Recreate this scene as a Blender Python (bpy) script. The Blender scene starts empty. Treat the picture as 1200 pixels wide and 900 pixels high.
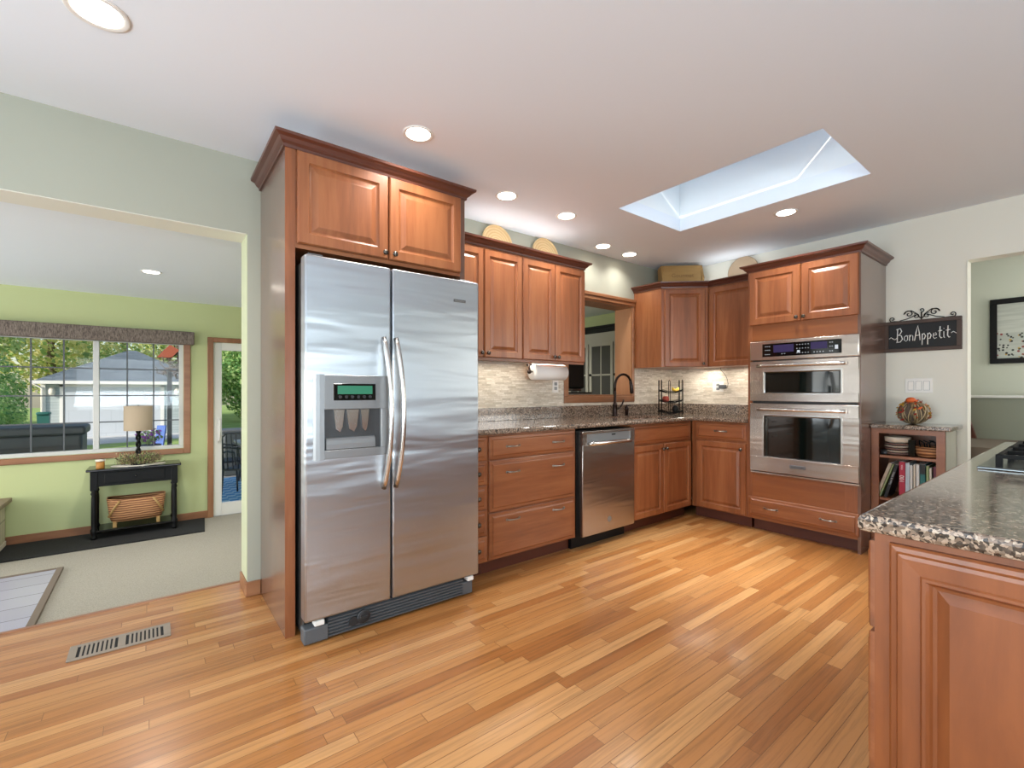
import bpy, bmesh, math, random
from mathutils import Vector, Matrix
random.seed(7)
R = math.radians
S = bpy.context.scene
C = S.collection

# ------------------------------------------------------------------ camera, sky, lights, exposure
cam_d = bpy.data.cameras.new('camera'); cam = bpy.data.objects.new('camera', cam_d); C.objects.link(cam)
cam.location = (0, 0, 1.18); cam.rotation_euler = (R(90), 0, -R(37.969))
cam_d.sensor_width = 36; cam_d.lens = 541.56 / 1200 * 36; cam_d.shift_y = 8.42 / 1200; cam_d.clip_start = .05; cam_d.clip_end = 300
S.camera = cam
S.view_settings.view_transform = 'Standard'; S.view_settings.look = 'None'
S.view_settings.exposure = 0.0; S.view_settings.gamma = 1; S.view_settings.use_curve_mapping = False
cy = S.cycles; cy.use_denoising = True; cy.max_bounces = 10; cy.diffuse_bounces = 5; cy.glossy_bounces = 4
cy.transparent_max_bounces = 16; cy.sample_clamp_indirect = 6; cy.caustics_reflective = False; cy.caustics_refractive = False

W = bpy.data.worlds.new('sky'); S.world = W; W.use_nodes = True
wn = W.node_tree.nodes; wl = W.node_tree.links
sky = wn.new('ShaderNodeTexSky'); sky.sky_type = 'NISHITA'; sky.sun_disc = False
sky.sun_elevation = R(26); sky.sun_rotation = R(242); sky.air_density = 1.0
wl.new(sky.outputs[0], wn['Background'].inputs[0]); wn['Background'].inputs[1].default_value = 0.2

def area(name, loc, rot, sx, sy, power, col=(1, 1, 1), shape='RECTANGLE', spread=180):
    d = bpy.data.lights.new(name, 'AREA'); d.shape = shape; d.size = sx; d.size_y = sy; d.energy = power; d.color = col; d.spread = R(spread)
    o = bpy.data.objects.new(name, d); o.location = loc; o.rotation_euler = rot; C.objects.link(o); return o
sd = bpy.data.lights.new('sun', 'SUN'); sd.energy = 4.6; sd.angle = R(.6); sd.color = (1, .95, .86)
so = bpy.data.objects.new('sun', sd); C.objects.link(so)
so.rotation_euler = Vector((.80, .42, -.42)).to_track_quat('-Z', 'Y').to_euler()
FILL_COOL = (.80, .91, 1.0)
# unseen fill lamps added for brightness; the last is the roof light's daylight
area('back fill lamp', (-.2, -2.92, 1.35), (R(90), 0, 0), 2.5, 1.3, 66, FILL_COOL)
area('left fill lamp', (-3.12, .6, 1.3), (R(90), 0, R(-90)), 2.6, 1.5, 78, FILL_COOL)
FILL_UP = (.72, .87, 1.0)      # tint of the upward lamps added to brighten the ceilings
area('ceiling fill behind', (-.2, -2.55, 1.0), (R(142), 0, 0), 2.5, .6, 92, FILL_UP)
area('ceiling fill left', (-2.85, .6, .9), (R(142), 0, R(-90)), 2.6, .6, 72, FILL_UP)
area('living room fill lamp', (-3.9, 4.9, .9), (R(90), 0, R(-90)), 2.2, 1.6, 110, (.97, .98, 1))  # unseen side lamp added to brighten the living room
area('hall fill lamp', (5.7, -1.9, 1.6), (R(90), 0, 0), 1.2, 1.6, 48, (1, .97, .92))  # unseen lamp added to brighten the hall

area('daylight roof window', (3.08, 1.53, 3.03), (0, 0, 0), .72, 1.2, 12, (.86, .94, 1.0), 'RECTANGLE', 45)
# ------------------------------------------------------------------ materials
def lin(c):
    c = [int(c[i:i + 2], 16) / 255 for i in (0, 2, 4)] if isinstance(c, str) else c
    return tuple(x / 12.92 if x <= .04045 else ((x + .055) / 1.055) ** 2.4 for x in c) + (1,)
class Mat:
    def __init__(s, name, col='808080', rough=.5, metal=0, **k):
        s.m = bpy.data.materials.new(name); s.m.use_nodes = True; s.t = s.m.node_tree; s.b = s.t.nodes['Principled BSDF']
        s.set('Base Color', lin(col)); s.set('Roughness', rough); s.set('Metallic', metal)
        for a, v in k.items(): s.set(a.replace('_', ' '), v)
    def set(s, n, v):
        if isinstance(v, bpy.types.NodeSocket): s.t.links.new(v, s.b.inputs[n])
        else: s.b.inputs[n].default_value = v
    def n(s, t, **k):
        o = s.t.nodes.new('ShaderNode' + t)
        for a, v in k.items():
            if a.startswith('i_'):
                key = a[2:]; key = int(key) if key.isdigit() else key.replace('_', ' ')
                if isinstance(v, bpy.types.NodeSocket): s.t.links.new(v, o.inputs[key])
                else: o.inputs[key].default_value = v
            else: setattr(o, a, v)
        return o
    def co(s, scale=(1, 1, 1), rand=True):
        c = s.n('TexCoord').outputs['Object']
        if rand:
            r = s.n('ObjectInfo').outputs['Random']
            a = s.n('VectorMath', operation='ADD', i_0=c)
            mu = s.n('Math', operation='MULTIPLY', i_0=r, i_1=37.0)
            s.t.links.new(mu.outputs[0], a.inputs[1]); c = a.outputs[0]
        return s.n('Mapping', i_Vector=c, i_Scale=scale).outputs[0]
    def geo(s, scale=(1, 1, 1)):
        return s.n('Mapping', i_Vector=s.n('NewGeometry').outputs['Position'], i_Scale=scale).outputs[0]
    def noise(s, v, sc=5, det=4, rough=.6, dist=0):
        return s.n('TexNoise', i_Vector=v, i_Scale=sc, i_Detail=det, i_Roughness=rough, i_Distortion=dist).outputs['Fac']
    def ramp(s, f, stops, interp='LINEAR'):
        r = s.n('ValToRGB', i_Fac=f); e = r.color_ramp; e.interpolation = interp
        while len(e.elements) < len(stops): e.elements.new(.5)
        for el, (p, c) in zip(e.elements, stops): el.position = p; el.color = lin(c)
        return r.outputs['Color']
    def bump(s, h, st=.2, d=.01):
        s.set('Normal', s.n('Bump', i_Height=h, i_Strength=st, i_Distance=d).outputs[0])
    def mix(s, f, a, b, mode='MIX'):
        o = s.n('MixRGB', blend_type=mode); 
        for i, v in enumerate((f, a, b)):
            if isinstance(v, bpy.types.NodeSocket): s.t.links.new(v, o.inputs[i])
            else: o.inputs[i].default_value = v if (i == 0 or isinstance(v, tuple)) else lin(v)
        return o.outputs[0]
M = {}
def plain(k, *a, **kw): M[k] = Mat(k, *a, **kw); return M[k]
def wood(k, stops, scale, rough=.38, coat=.25):
    m = plain(k, 'ffffff', rough, Coat_Weight=coat, Coat_Roughness=.22)
    v = m.co(scale); f = m.noise(v, 1, 6, .62, .35)
    big = m.noise(m.co(tuple(x * .18 for x in scale)), 1, 2, .5, .8)
    f2 = m.n('Math', operation='MULTIPLY_ADD', i_0=big, i_1=.55, i_2=0.0); m.t.links.new(m.n('Math', operation='MULTIPLY', i_0=f, i_1=.5).outputs[0], f2.inputs[2])
    m.set('Base Color', m.ramp(f2.outputs[0], stops)); m.bump(f, .05, .002); return m
ch = [(.38, '7b4727'), (.5, '8b512e'), (.62, '995f39')]
wood('cherry_v', ch, (30, 30, 2.5)); wood('cherry_h', ch, (2.5, 30, 30))
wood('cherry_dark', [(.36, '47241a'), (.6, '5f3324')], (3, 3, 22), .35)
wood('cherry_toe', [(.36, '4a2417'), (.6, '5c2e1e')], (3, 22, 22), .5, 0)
wood('cherry_orange', [(.36, '7d4422'), (.6, '90552c')], (1.5, 22, 22)); wood('cherry_island', [(.40, '6a3716'), (.5, '78411e'), (.62, '874c25')], (14, 14, 3), .42, .12)
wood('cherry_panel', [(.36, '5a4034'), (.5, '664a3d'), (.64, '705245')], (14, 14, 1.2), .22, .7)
wood('knotty', [(.3, '9a6644'), (.5, 'b07c55'), (.68, 'bb8a64')], (10, 10, 1.2), .45, .1)
wood('oak_trim', [(.36, '7d5132'), (.5, '8f6040'), (.64, '9f6f4c')], (3, 22, 22), .4, .1)
wood('oak_trim_v', [(.36, '7d5132'), (.5, '8f6040'), (.64, '9f6f4c')], (22, 22, 3), .4, .1)
wood('light_wood', [(.36, '94713f'), (.6, 'ab8852')], (3, 16, 16), .6, 0)
plain('rough_cut', 'e5d8c8', .8)

def planks(k, W_, L_, cols, axis='x', rough=.3, groove='9c6a3c', gw=.03, grain=True, plane='xy', coat=.0, bumpd=.001):
    m = plain(k, 'ffffff', rough, Coat_Weight=coat, Coat_Roughness=.12)
    pos = m.n('SeparateXYZ', i_0=m.n('NewGeometry').outputs['Position'])
    X, Y, Z = pos.outputs
    if plane == 'xy': a, b = X, Y
    elif plane == 'xz': a, b = X, Z
    else:  a, b = Y, Z
    if plane == 'wall':
        a = m.n('Math', operation='SUBTRACT', i_0=X, i_1=Y).outputs[0]; b = Z
    mt = lambda op, i0, i1=0.0, i2=0.0: m.n('Math', operation=op, i_0=i0, i_1=i1, i_2=i2).outputs[0]
    rv = mt('DIVIDE', b, W_); row = mt('FLOOR', rv)
    rn = m.n('TexWhiteNoise', noise_dimensions='1D', i_W=row).outputs['Value']
    au = mt('ADD', mt('DIVIDE', a, L_), mt('MULTIPLY', rn, 17.3)); pid = mt('FLOOR', au)
    cx = m.n('CombineXYZ', i_0=row, i_1=pid).outputs[0]
    pn = m.n('TexWhiteNoise', noise_dimensions='2D', i_Vector=cx).outputs['Value']
    col = m.ramp(pn, cols)
    if grain:
        sc = (2.2, 60, 60) if plane == 'xy' else (30, 30, 120)
        g = m.noise(m.n('VectorMath', operation='ADD', i_0=m.geo(sc), i_1=m.n('CombineXYZ', i_0=mt('MULTIPLY', pn, 40), i_1=row).outputs[0]).outputs[0], 1, 5, .65, .6)
        col = m.mix(.5, col, m.ramp(g, [(.3, '8a8a8a'), (.55, 'ffffff')]), 'MULTIPLY') if plane == 'xy' else m.mix(.6, col, m.ramp(g, [(.3, 'c4b7a5'), (.6, 'ffffff')]), 'MULTIPLY')
    fr = mt('FRACT', rv); fa = mt('FRACT', au)
    e = mt('MAXIMUM', mt('GREATER_THAN', mt('ABSOLUTE', mt('SUBTRACT', fr, .5)), .5 - gw), mt('GREATER_THAN', mt('ABSOLUTE', mt('SUBTRACT', fa, .5)), .5 - gw * W_ / L_))
    col = m.mix(e, col, lin(groove)); m.set('Base Color', col)
    m.bump(mt('SUBTRACT', mt('MULTIPLY', pn, .3) if plane != 'xy' else 0.0, e), .4, bumpd)
    return m
planks('oak_floor', .057, .75, [(0, '9a602f'), (.3, 'ad733d'), (.7, 'b7804a'), (1, 'c5925c')], groove='7e5228', gw=.022, rough=.30, coat=.2)
planks('mosaic_tile', .0165, .085, [(0, 'c5bcab'), (.3, 'ddd5c6'), (.7, 'ece5d8'), (1, 'cfc4b2')], plane='wall', groove='c4b7a0', gw=.06, rough=.5, bumpd=.006)
planks('siding', .11, 3.0, [(0, 'a9b3b3'), (1, 'b4bdbc')], plane='xz', groove='8f9a9b', gw=.05, rough=.7, grain=False)
planks('garage_panel', .45, .6, [(0, 'c3c9cf'), (1, 'c9ced3')], plane='xz', groove='b4bac0', gw=.015, rough=.6, grain=False)
planks('shingle', .12, .3, [(0, '58636c'), (.5, '66727b'), (1, '747f87')], plane='xy', groove='505a62', gw=.04, rough=.9, grain=False)
planks('deck_boards', .14, 3, [(0, '8d8f90'), (1, 'a1a2a2')], groove='5c5c5c', gw=.04, rough=.8, grain=False)
planks('hearth_tile', .22, .9, [(0, '9f9da9'), (.5, 'a2a0ac'), (1, 'a6a4b0')], groove='6c6975', gw=.015, rough=.22, grain=False)
planks('beadboard', 9, .05, [(0, 'd3ccb4'), (1, 'd9d2bb')], plane='yz', groove='a39c86', gw=.0008, rough=.6, grain=False)

def paint(k, c, r=.6):
    m = plain(k, c, r); m.bump(m.noise(m.geo((1, 1, 1)), 160, 2), .06, .001)
paint('sage_paint', 'a4a596'); paint('cream_paint', 'e3e2d6'); paint('green_paint', 'bbc38e'); paint('jamb_paint', 'bec3a2'); paint('ceiling_paint', 'e8eef5', .8)
paint('hall_paint', 'cfd2c2'); paint('hall_shaded', '8e9180'); paint('shaft_paint', 'eff3f3', .8); paint('white_paint', 'e8e6e0', .4)
g = plain('granite', 'ffffff', .16, Coat_Weight=.65, Coat_Roughness=.08, Coat_IOR=1.5)
v = g.geo((1, 1, 1)); wv = g.n('VectorMath', operation='ADD', i_0=v, i_1=g.n('VectorMath', operation='SCALE', i_0=g.n('TexNoise', i_Vector=v, i_Scale=60.0).outputs['Color'], i_Scale=.02).outputs[0]).outputs[0]
vo = g.n('TexVoronoi', i_Vector=wv, i_Scale=190.0, i_Randomness=1.0)
cid = g.n('SeparateColor', i_0=vo.outputs['Color']).outputs[0]
c1 = g.ramp(cid, [(0, '0e0c0b'), (.22, '3d342e'), (.38, '746456'), (.58, 'a28e7c'), (.80, '7a6656'), (.92, 'b9a996')], 'CONSTANT')
big = g.noise(v, 75, 3, .6)
g.set('Base Color', g.mix(.12, c1, g.ramp(big, [(.35, '544a43'), (.5, '8c7d70'), (.62, 'b5a797')])))
def steel(k, col, rough, aniso, wav=0.0, rot=0.0, horiz=True):
    m = plain(k, col, rough, 1.0, Anisotropic=aniso, Anisotropic_Rotation=rot)
    m.set('Tangent', m.n('Tangent', direction_type='RADIAL', axis='Z').outputs[0])
    v = m.co((1.2, 1, 9), True)
    if wav: m.bump(m.noise(v, 1, 2, .5, .3), wav, .02)
    return m
steel('steel_fridge', 'b9bfc5', .33, .75, .35); steel('steel_oven', 'c4bab2', .22, .4, .2); steel('steel_dark', '7b7c7e', .34, .3)
steel('steel_dw', 'a89f98', .27, .6, .25)
plain('steel_handle', 'd2d0cd', .22, 1.0); plain('chrome', 'c8c8c8', .12, 1.0); plain('cooktop_plate', '767d7f', .18, .9); plain('pewter', 'a39e96', .3, 1.0); plain('sign_wood', '4b3b33', .6); plain('knob_metal', '5e5852', .3, 1.0); plain('bronze', '3a3230', .32, 1.0)
plain('fridge_side', '56534f', .4, .6); plain('grey_plastic', '54575a', .5); plain('recess_grey', '47494b', .4, .4); plain('silver_plastic', '8d9092', .4, .6); plain('dark_plastic', '26282a', .4)
plain('black', '0b0b0c', .5); M['black'].set('Specular IOR Level', .25); plain('black_gloss', '08090b', .06); plain('white_plastic', 'eceae4', .35); plain('rocker_white', 'f4f1ea', .3); plain('frame_grey', 'c9c9c6', .4); plain('black_iron', '0a0a0a', .6, .0); M['black_iron'].set('Specular IOR Level', .2)
plain('oven_glass', '0a1210', .05, 0, Coat_Weight=1.0); plain('charcoal_board', '1e2022', .7); plain('chalk', 'f2f2ee', .9)
def emit(k, c, st, base='000000'):
    m = plain(k, base, .4); m.set('Emission Color', lin(c)); m.set('Emission Strength', st)
emit('lcd_green', '3fae84', .55); emit('lcd_purple', '3a1e78', .35, '0a0812'); emit('lamp_glow', 'fff4e6', 14); emit('lit_key', 'e8ecf4', .8)
plain('paper', 'f4f2ee', .9); plain('lid_wood', '84705c', .5); plain('hall_carpet', '75695b', .95); plain('cardboard', '8a6a48', .9)
m = plain('carpet', 'ffffff', .95); f = m.noise(m.geo(), 130, 3, .7); m.set('Base Color', m.ramp(f, [(.3, '8b8578'), (.7, 'a8a294')])); m.bump(f, .5, .006)
m = plain('black_rug', 'ffffff', .9); f = m.noise(m.geo(), 90, 3); m.set('Base Color', m.ramp(f, [(.3, '0b0b0c'), (.8, '242424')])); m.bump(f, .5, .004)
m = plain('valance_cloth', 'ffffff', .95); f = m.noise(m.geo((1, 1, .25)), 130, 3, .7); m.set('Base Color', m.ramp(f, [(.35, '4f453f'), (.65, '8b7e74')])); m.bump(f, .4, .004)
m = plain('shade_cloth', 'a5957f', .9); 
m = plain('wicker', 'ffffff', .7)
wv = m.n('TexWave', wave_type='BANDS', bands_direction='Z', i_Vector=m.co((1, 1, 1), False), i_Scale=14.0, i_Distortion=1.5, i_Detail=1.0).outputs['Fac']
m.set('Base Color', m.ramp(wv, [(.1, '6b4226'), (.5, 'a26c42'), (.9, 'bf8d60')])); m.bump(wv, .6, .006)
m = plain('woven_tray', 'ffffff', .75)
wv = m.n('TexWave', wave_type='RINGS', rings_direction='Y', i_Vector=m.n('Mapping', i_Vector=m.n('TexCoord').outputs['Object'], i_Location=(0, 0, -.148)).outputs[0], i_Scale=14.0, i_Distortion=.4).outputs['Fac']
m.set('Base Color', m.ramp(wv, [(.1, 'cfae7c'), (.9, 'dfc393')])); m.bump(wv, .4, .003)
plain('tray_grey', 'b09a80', .8)
m = plain('grass', 'ffffff', .95); f = m.noise(m.geo(), 1.2, 5, .7); f2 = m.noise(m.geo(), 30, 3); m.set('Base Color', m.mix(.5, m.ramp(f, [(.35, '93ab62'), (.65, 'b4c27e')]), m.ramp(f2, [(.3, '8b9c5c'), (.7, 'd3d9a4')]), 'OVERLAY')); m.bump(f2, .6, .03)
m = plain('concrete', 'ffffff', .9); f = m.noise(m.geo(), 3, 5); m.set('Base Color', m.ramp(f, [(.3, 'c9c8c4'), (.7, 'dcdad6')]))
for k, a, b, c_ in (('leaf_green', '7a9e58', 'a9c77c', 'd3e0a4'), ('leaf_dark', '548450', '7aab62', 'a3c87c'), ('leaf_yellow', 'cdd47e', 'eee6a4', 'f8f0c4'), ('leaf_autumn', '8a5a22', 'c0662a', 'd98f3e')):
    m = plain(k, 'ffffff', .7); f = m.n('TexWhiteNoise', noise_dimensions='3D', i_Vector=m.n('VectorMath', operation='SNAP', i_0=m.geo(), i_1=(.35, .35, .35)).outputs[0]).outputs['Value']
    m.set('Base Color', m.ramp(f, [(0, a), (.5, b), (1, c_)])); tr_ = m.n('BsdfTranslucent'); m.t.links.new(m.b.inputs['Base Color'].links[0].from_socket, tr_.inputs[0]); mx_ = m.n('MixShader', i_0=.45)
    m.t.links.new(m.b.outputs[0], mx_.inputs[1]); m.t.links.new(tr_.outputs[0], mx_.inputs[2]); m.t.links.new(mx_.outputs[0], m.t.nodes['Material Output'].inputs[0])
plain('bark', '6f6255', .9); plain('bark_pale', 'b9b3a6', .9)
m = plain('blue_rug', 'ffffff', .9)
ck = m.n('TexChecker', i_Vector=m.geo(), i_Scale=9.0, i_Color1=lin('63abdb'), i_Color2=lin('b4dcf0')).outputs[0]; m.set('Base Color', ck)
m = plain('art_print', 'ffffff', .5)
pv = m.co((1, 1, 1), False); z = m.n('SeparateXYZ', i_0=pv).outputs[2]
vr = m.n('TexVoronoi', i_Vector=pv, i_Scale=36.0); dots = m.n('Math', operation='LESS_THAN', i_0=vr.outputs['Distance'], i_1=.36).outputs[0]
low = m.n('Math', operation='LESS_THAN', i_0=z, i_1=.30).outputs[0]; dm = m.n('Math', operation='MULTIPLY', i_0=dots, i_1=low).outputs[0]
basec = m.ramp(m.noise(m.co((1, 1, 14), False), 2, 3), [(.4, 'b4b8ae'), (.6, 'c6c9bf')])
m.set('Base Color', m.mix(dm, basec, m.ramp(m.n('SeparateColor', i_0=vr.outputs['Color']).outputs[0], [(0, '1c1c1c'), (.45, '3b4038'), (.7, '8d3b34'), (.9, 'b89a4a')], 'CONSTANT')))
def glass(k, tint='ffffff', gl=.08):
    m = bpy.data.materials.new(k); m.use_nodes = True; t = m.node_tree; t.nodes.clear()
    o = t.nodes.new('ShaderNodeOutputMaterial'); mx = t.nodes.new('ShaderNodeMixShader'); tr = t.nodes.new('ShaderNodeBsdfTransparent'); gg = t.nodes.new('ShaderNodeBsdfGlossy')
    gg.inputs['Roughness'].default_value = .02; tr.inputs[0].default_value = lin(tint); mx.inputs[0].default_value = gl
    t.links.new(tr.outputs[0], mx.inputs[1]); t.links.new(gg.outputs[0], mx.inputs[2]); t.links.new(mx.outputs[0], o.inputs[0])
    M[k] = type('G', (), {'m': m})
m_ = plain('frosted_dome', 'e6f2fb', .5); m_.set('Base Color', lin('eef6fc'))
tb = m_.n('BsdfTranslucent', i_Color=lin('cddbe6')); m_.t.links.new(tb.outputs[0], m_.t.nodes['Material Output'].inputs[0])
glass('window_glass', 'ffffff', .012); glass('clear_glass', 'f4f6f4', .12); glass('cooktop_glass', 'ffffff', .9)
for k, c_ in (('book_red', 'b02440'), ('book_cream', 'd8cfbd'), ('book_tan', 'b3a48e'), ('book_black', '121415'), ('book_green', '8a9a6a'), ('book_white', 'd4d6d2'), ('book_blue', 'b9c8d2'), ('book_teal', '1f6a66'), ('book_maroon', '5c1730'), ('plate_cream', 'd8cdbb'), ('plate_rim', '8e6f66'), ('orange', 'd8642a'), ('gold', 'c79a3c'), ('red_berry', 'a93226'), ('twig', '8a7350'), ('twig_pale', 'b9a47c'), ('doily', 'dcd5c6'), ('candle', 'a8722a'), ('bin_green', '2f6b62'), ('box_grey', '474d50'), ('patio_metal', '3e4448'), ('chair_blue', '2c5fb4'), ('pot_purple', 'b05cc0'), ('roof_red', 'a8553a'), ('hutch_grey', '9d998d'), ('hutch_glass', '302e29'), ('apple', '9c3c2c'), ('banana', 'd8b640'), ('dot_white', 'cfd2d0'), ('maroon_liner', '4e1c2c'), ('register_metal', '8b7e6f')):
    plain(k, c_, .55)

# ------------------------------------------------------------------ mesh helpers
class MB:
    def __init__(s): s.bm = bmesh.new()
    def _v(s, co): return [s.bm.verts.new(c) for c in co]
    def box(s, x0, x1, y0, y1, z0, z1, bev=0, seg=1, mi=0, smooth=False):
        v = s._v([(x, y, z) for x in (x0, x1) for y in (y0, y1) for z in (z0, z1)])
        fs = [s.bm.faces.new([v[i] for i in q]) for q in ((0, 1, 3, 2), (4, 6, 7, 5), (0, 4, 5, 1), (2, 3, 7, 6), (0, 2, 6, 4), (1, 5, 7, 3))]
        for f in fs: f.material_index = mi
        if bev:
            r = bmesh.ops.bevel(s.bm, geom=list({e for f in fs for e in f.edges}), offset=bev, segments=seg, affect='EDGES', profile=.5)
            for f in r['faces']: f.material_index = mi; f.smooth = seg > 1
        return s
    def prism(s, pts, z0, z1, bev=0, axis='z', mi=0):
        mp = {'z': lambda a, b, c: (a, b, c), 'y': lambda a, b, c: (a, c, b), 'x': lambda a, b, c: (c, a, b)}[axis]
        lo = s._v([mp(a, b, z0) for a, b in pts]); hi = s._v([mp(a, b, z1) for a, b in pts]); n = len(pts)
        fs = [s.bm.faces.new(lo[::-1]), s.bm.faces.new(hi)] + [s.bm.faces.new([lo[i], lo[(i + 1) % n], hi[(i + 1) % n], hi[i]]) for i in range(n)]
        bmesh.ops.recalc_face_normals(s.bm, faces=fs)
        for f in fs: f.material_index = mi
        if bev:
            es = list({e for f in fs[:2] for e in f.edges}); bmesh.ops.bevel(s.bm, geom=es, offset=bev, segments=2, affect='EDGES', profile=.5)
        return s
    def grid(s, rings, closed=True, cap=True, smooth=True, mi=0):
        vr = [s._v(r) for r in rings]; n = len(rings[0]); fs = []
        for a, b in zip(vr, vr[1:]):
            for i in range(n if closed else n - 1):
                j = (i + 1) % n; fs.append(s.bm.faces.new([a[i], a[j], b[j], b[i]]))
        for f in fs: f.smooth = smooth
        if cap: fs += [s.bm.faces.new(vr[0][::-1]), s.bm.faces.new(vr[-1])]
        for f in fs: f.material_index = mi
        bmesh.ops.recalc_face_normals(s.bm, faces=fs)
        return s
    def lathe(s, prof, c=(0, 0, 0), seg=24, axis='z', sx=1, sy=1, mi=0, cap=True):
        rings = []
        for r, h in prof:
            ring = []
            for k in range(seg):
                a = 2 * math.pi * k / seg; u, w = r * math.cos(a) * sx, r * math.sin(a) * sy
                p = {'z': (u, w, h), 'y': (u, h, w), 'x': (h, u, w)}[axis]; ring.append((c[0] + p[0], c[1] + p[1], c[2] + p[2]))
            rings.append(ring)
        return s.grid(rings, True, cap, True, mi)
    def cyl(s, c, r, h, seg=20, axis='z', mi=0): return s.lathe([(r, 0), (r, h)], c, seg, axis, mi=mi)
    def tube(s, pts, r, seg=8, mi=0, cap=True, flat=1.0):
        pts = [Vector(p) for p in pts]; n = len(pts); rs = r if isinstance(r, (list, tuple)) else [r] * n; rings = []; up = None
        for i, p in enumerate(pts):
            t = (pts[min(i + 1, n - 1)] - pts[max(i - 1, 0)]).normalized()
            if up is None: up = Vector((0, 0, 1)) if abs(t.z) < .9 else Vector((0, 1, 0))
            a = t.cross(up).normalized(); b = a.cross(t).normalized(); up = b
            rings.append([p + (a * math.cos(2 * math.pi * k / seg) * flat + b * math.sin(2 * math.pi * k / seg)) * rs[i] for k in range(seg)])
        return s.grid(rings, True, cap, True, mi)
    def sphere(s, c, r, sx=1, sy=1, sz=1, seg=14, mi=0):
        n = seg // 2 + 1
        return s.lathe([(max(1e-4, r * math.sin(math.pi * i / n)), -r * sz * math.cos(math.pi * i / n)) for i in range(n + 1)], c, seg, 'z', sx, sy, mi)
    def panel(s, x0, x1, z0, z1, loops, y=0):
        rings = [[(x0 + i, y - d, z0 + i), (x1 - i, y - d, z0 + i), (x1 - i, y - d, z1 - i), (x0 + i, y - d, z1 - i)] for i, d in loops]
        return s.grid(rings, True, True, False)
    def sweep(s, path, prof, close=False, smooth=False):
        # path: plan points, profile (out, z); out points to the right of the travel direction
        P = [Vector((p[0], p[1])) for p in path]; rings = []
        for i, p in enumerate(P):
            d0 = (P[i] - P[i - 1]).normalized() if i else None; d1 = (P[i + 1] - P[i]).normalized() if i < len(P) - 1 else None
            d0 = d0 or d1; d1 = d1 or d0
            n0 = Vector((d0.y, -d0.x)); n1 = Vector((d1.y, -d1.x)); m = (n0 + n1); m = m / (m.dot(n0))
            rings.append([(p.x + m.x * o, p.y + m.y * o, z) for o, z in prof])
        return s.grid(rings, True, True, smooth)
    def xf(s, mtx): bmesh.ops.transform(s.bm, matrix=mtx, verts=s.bm.verts); return s
    def build(s, name, mat, parent=None, label=None, cat=None, group=None, kind=None, loc=None, rot=None):
        me = bpy.data.meshes.new(name); bmesh.ops.recalc_face_normals(s.bm, faces=s.bm.faces) if len(s.bm.faces) < 3000 else None
        s.bm.to_mesh(me); s.bm.free()
        for k in (mat if isinstance(mat, (list, tuple)) else [mat]): me.materials.append(M[k].m)
        o = bpy.data.objects.new(name, me); C.objects.link(o); o.parent = parent
        if loc: o.location = loc
        if rot: o.rotation_euler = rot
        tag(o, label, cat, group, kind); return o
def tag(o, label=None, cat=None, group=None, kind=None):
    for k, v_ in (('label', label), ('category', cat), ('group', group), ('kind', kind)):
        if v_: o[k] = v_
def thing(name, label, cat, loc, rz=0, group=None):
    o = bpy.data.objects.new(name, None); o.empty_display_size = .1; C.objects.link(o); o.location = loc; o.rotation_euler = (0, 0, R(rz)); tag(o, label, cat, group); return o
def copy_tree(o, parent=None):
    c = o.copy(); C.objects.link(c); c.parent = parent
    for x in [x for x in list(bpy.data.objects) if x.parent == o]: copy_tree(x, c)
    return c
def struct(mb, name, mat): return mb.build(name, mat, kind='structure')

# ================================================================== THE SETTING
ZL = -.26; ZCL = 2.17; ZC = 2.515            # living room floor and ceiling, kitchen ceiling
struct(MB().box(-3.3, 7.6, -3.1, 3.3, -.12, 0, 0), 'floor', 'oak_floor')
struct(MB().box(-4.2, 4.8, 3.3, 6.28, ZL - .1, ZL), 'floor_living_room', 'carpet')
struct(MB().box(-3.3, 2.6, 3.285, 3.315, -.035, .004, .004), 'trim_1', 'oak_trim')
# kitchen ceiling with the roof light hole (X 2.69-3.49, Y .88-2.18)
mb = MB(); x0, x1, y0, y1 = 2.69, 3.48, .88, 2.18
mb.box(-3.3, x0, -3.1, 3.13, ZC, ZC + .1); mb.box(x1, 4.78, -3.1, 3.13, ZC, ZC + .1); mb.box(x0, x1, -3.1, y0, ZC, ZC + .1); mb.box(x0, x1, y1, 3.13, ZC, ZC + .1)
struct(mb, 'ceiling', 'ceiling_paint')
# roof light shaft, far end splayed
mb = MB(); zt = 2.98; t = .04; ye = 2.18
mb.box(x0 - t, x0, y0 - t, ye, ZC + .1, zt); mb.box(x1, x1 + t, y0 - t, ye, ZC + .1, zt); mb.box(x0, x1, y0 - t, y0, ZC + .1, zt)
mb.box(x0, x1, y1, y1 + t, ZC + .1, zt)
struct(mb, 'trim_skylight_shaft', 'shaft_paint')
w_ = thing('window_skylight', None, None, (0, 0, 0)); w_['kind'] = 'structure'
mb = MB()
for a in ((x0 - .05, x1 + .05, y0 - .05, y0), (x0 - .05, x1 + .05, ye, ye + .05), (x0 - .05, x0, y0, ye), (x1, x1 + .05, y0, ye)): mb.box(a[0], a[1], a[2], a[3], zt, zt + .06)
mb.build('frame', 'white_paint', w_); MB().box(x0, x1, y0, ye, zt + .07, zt + .071).build('pane', 'frosted_dome', w_)
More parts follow.
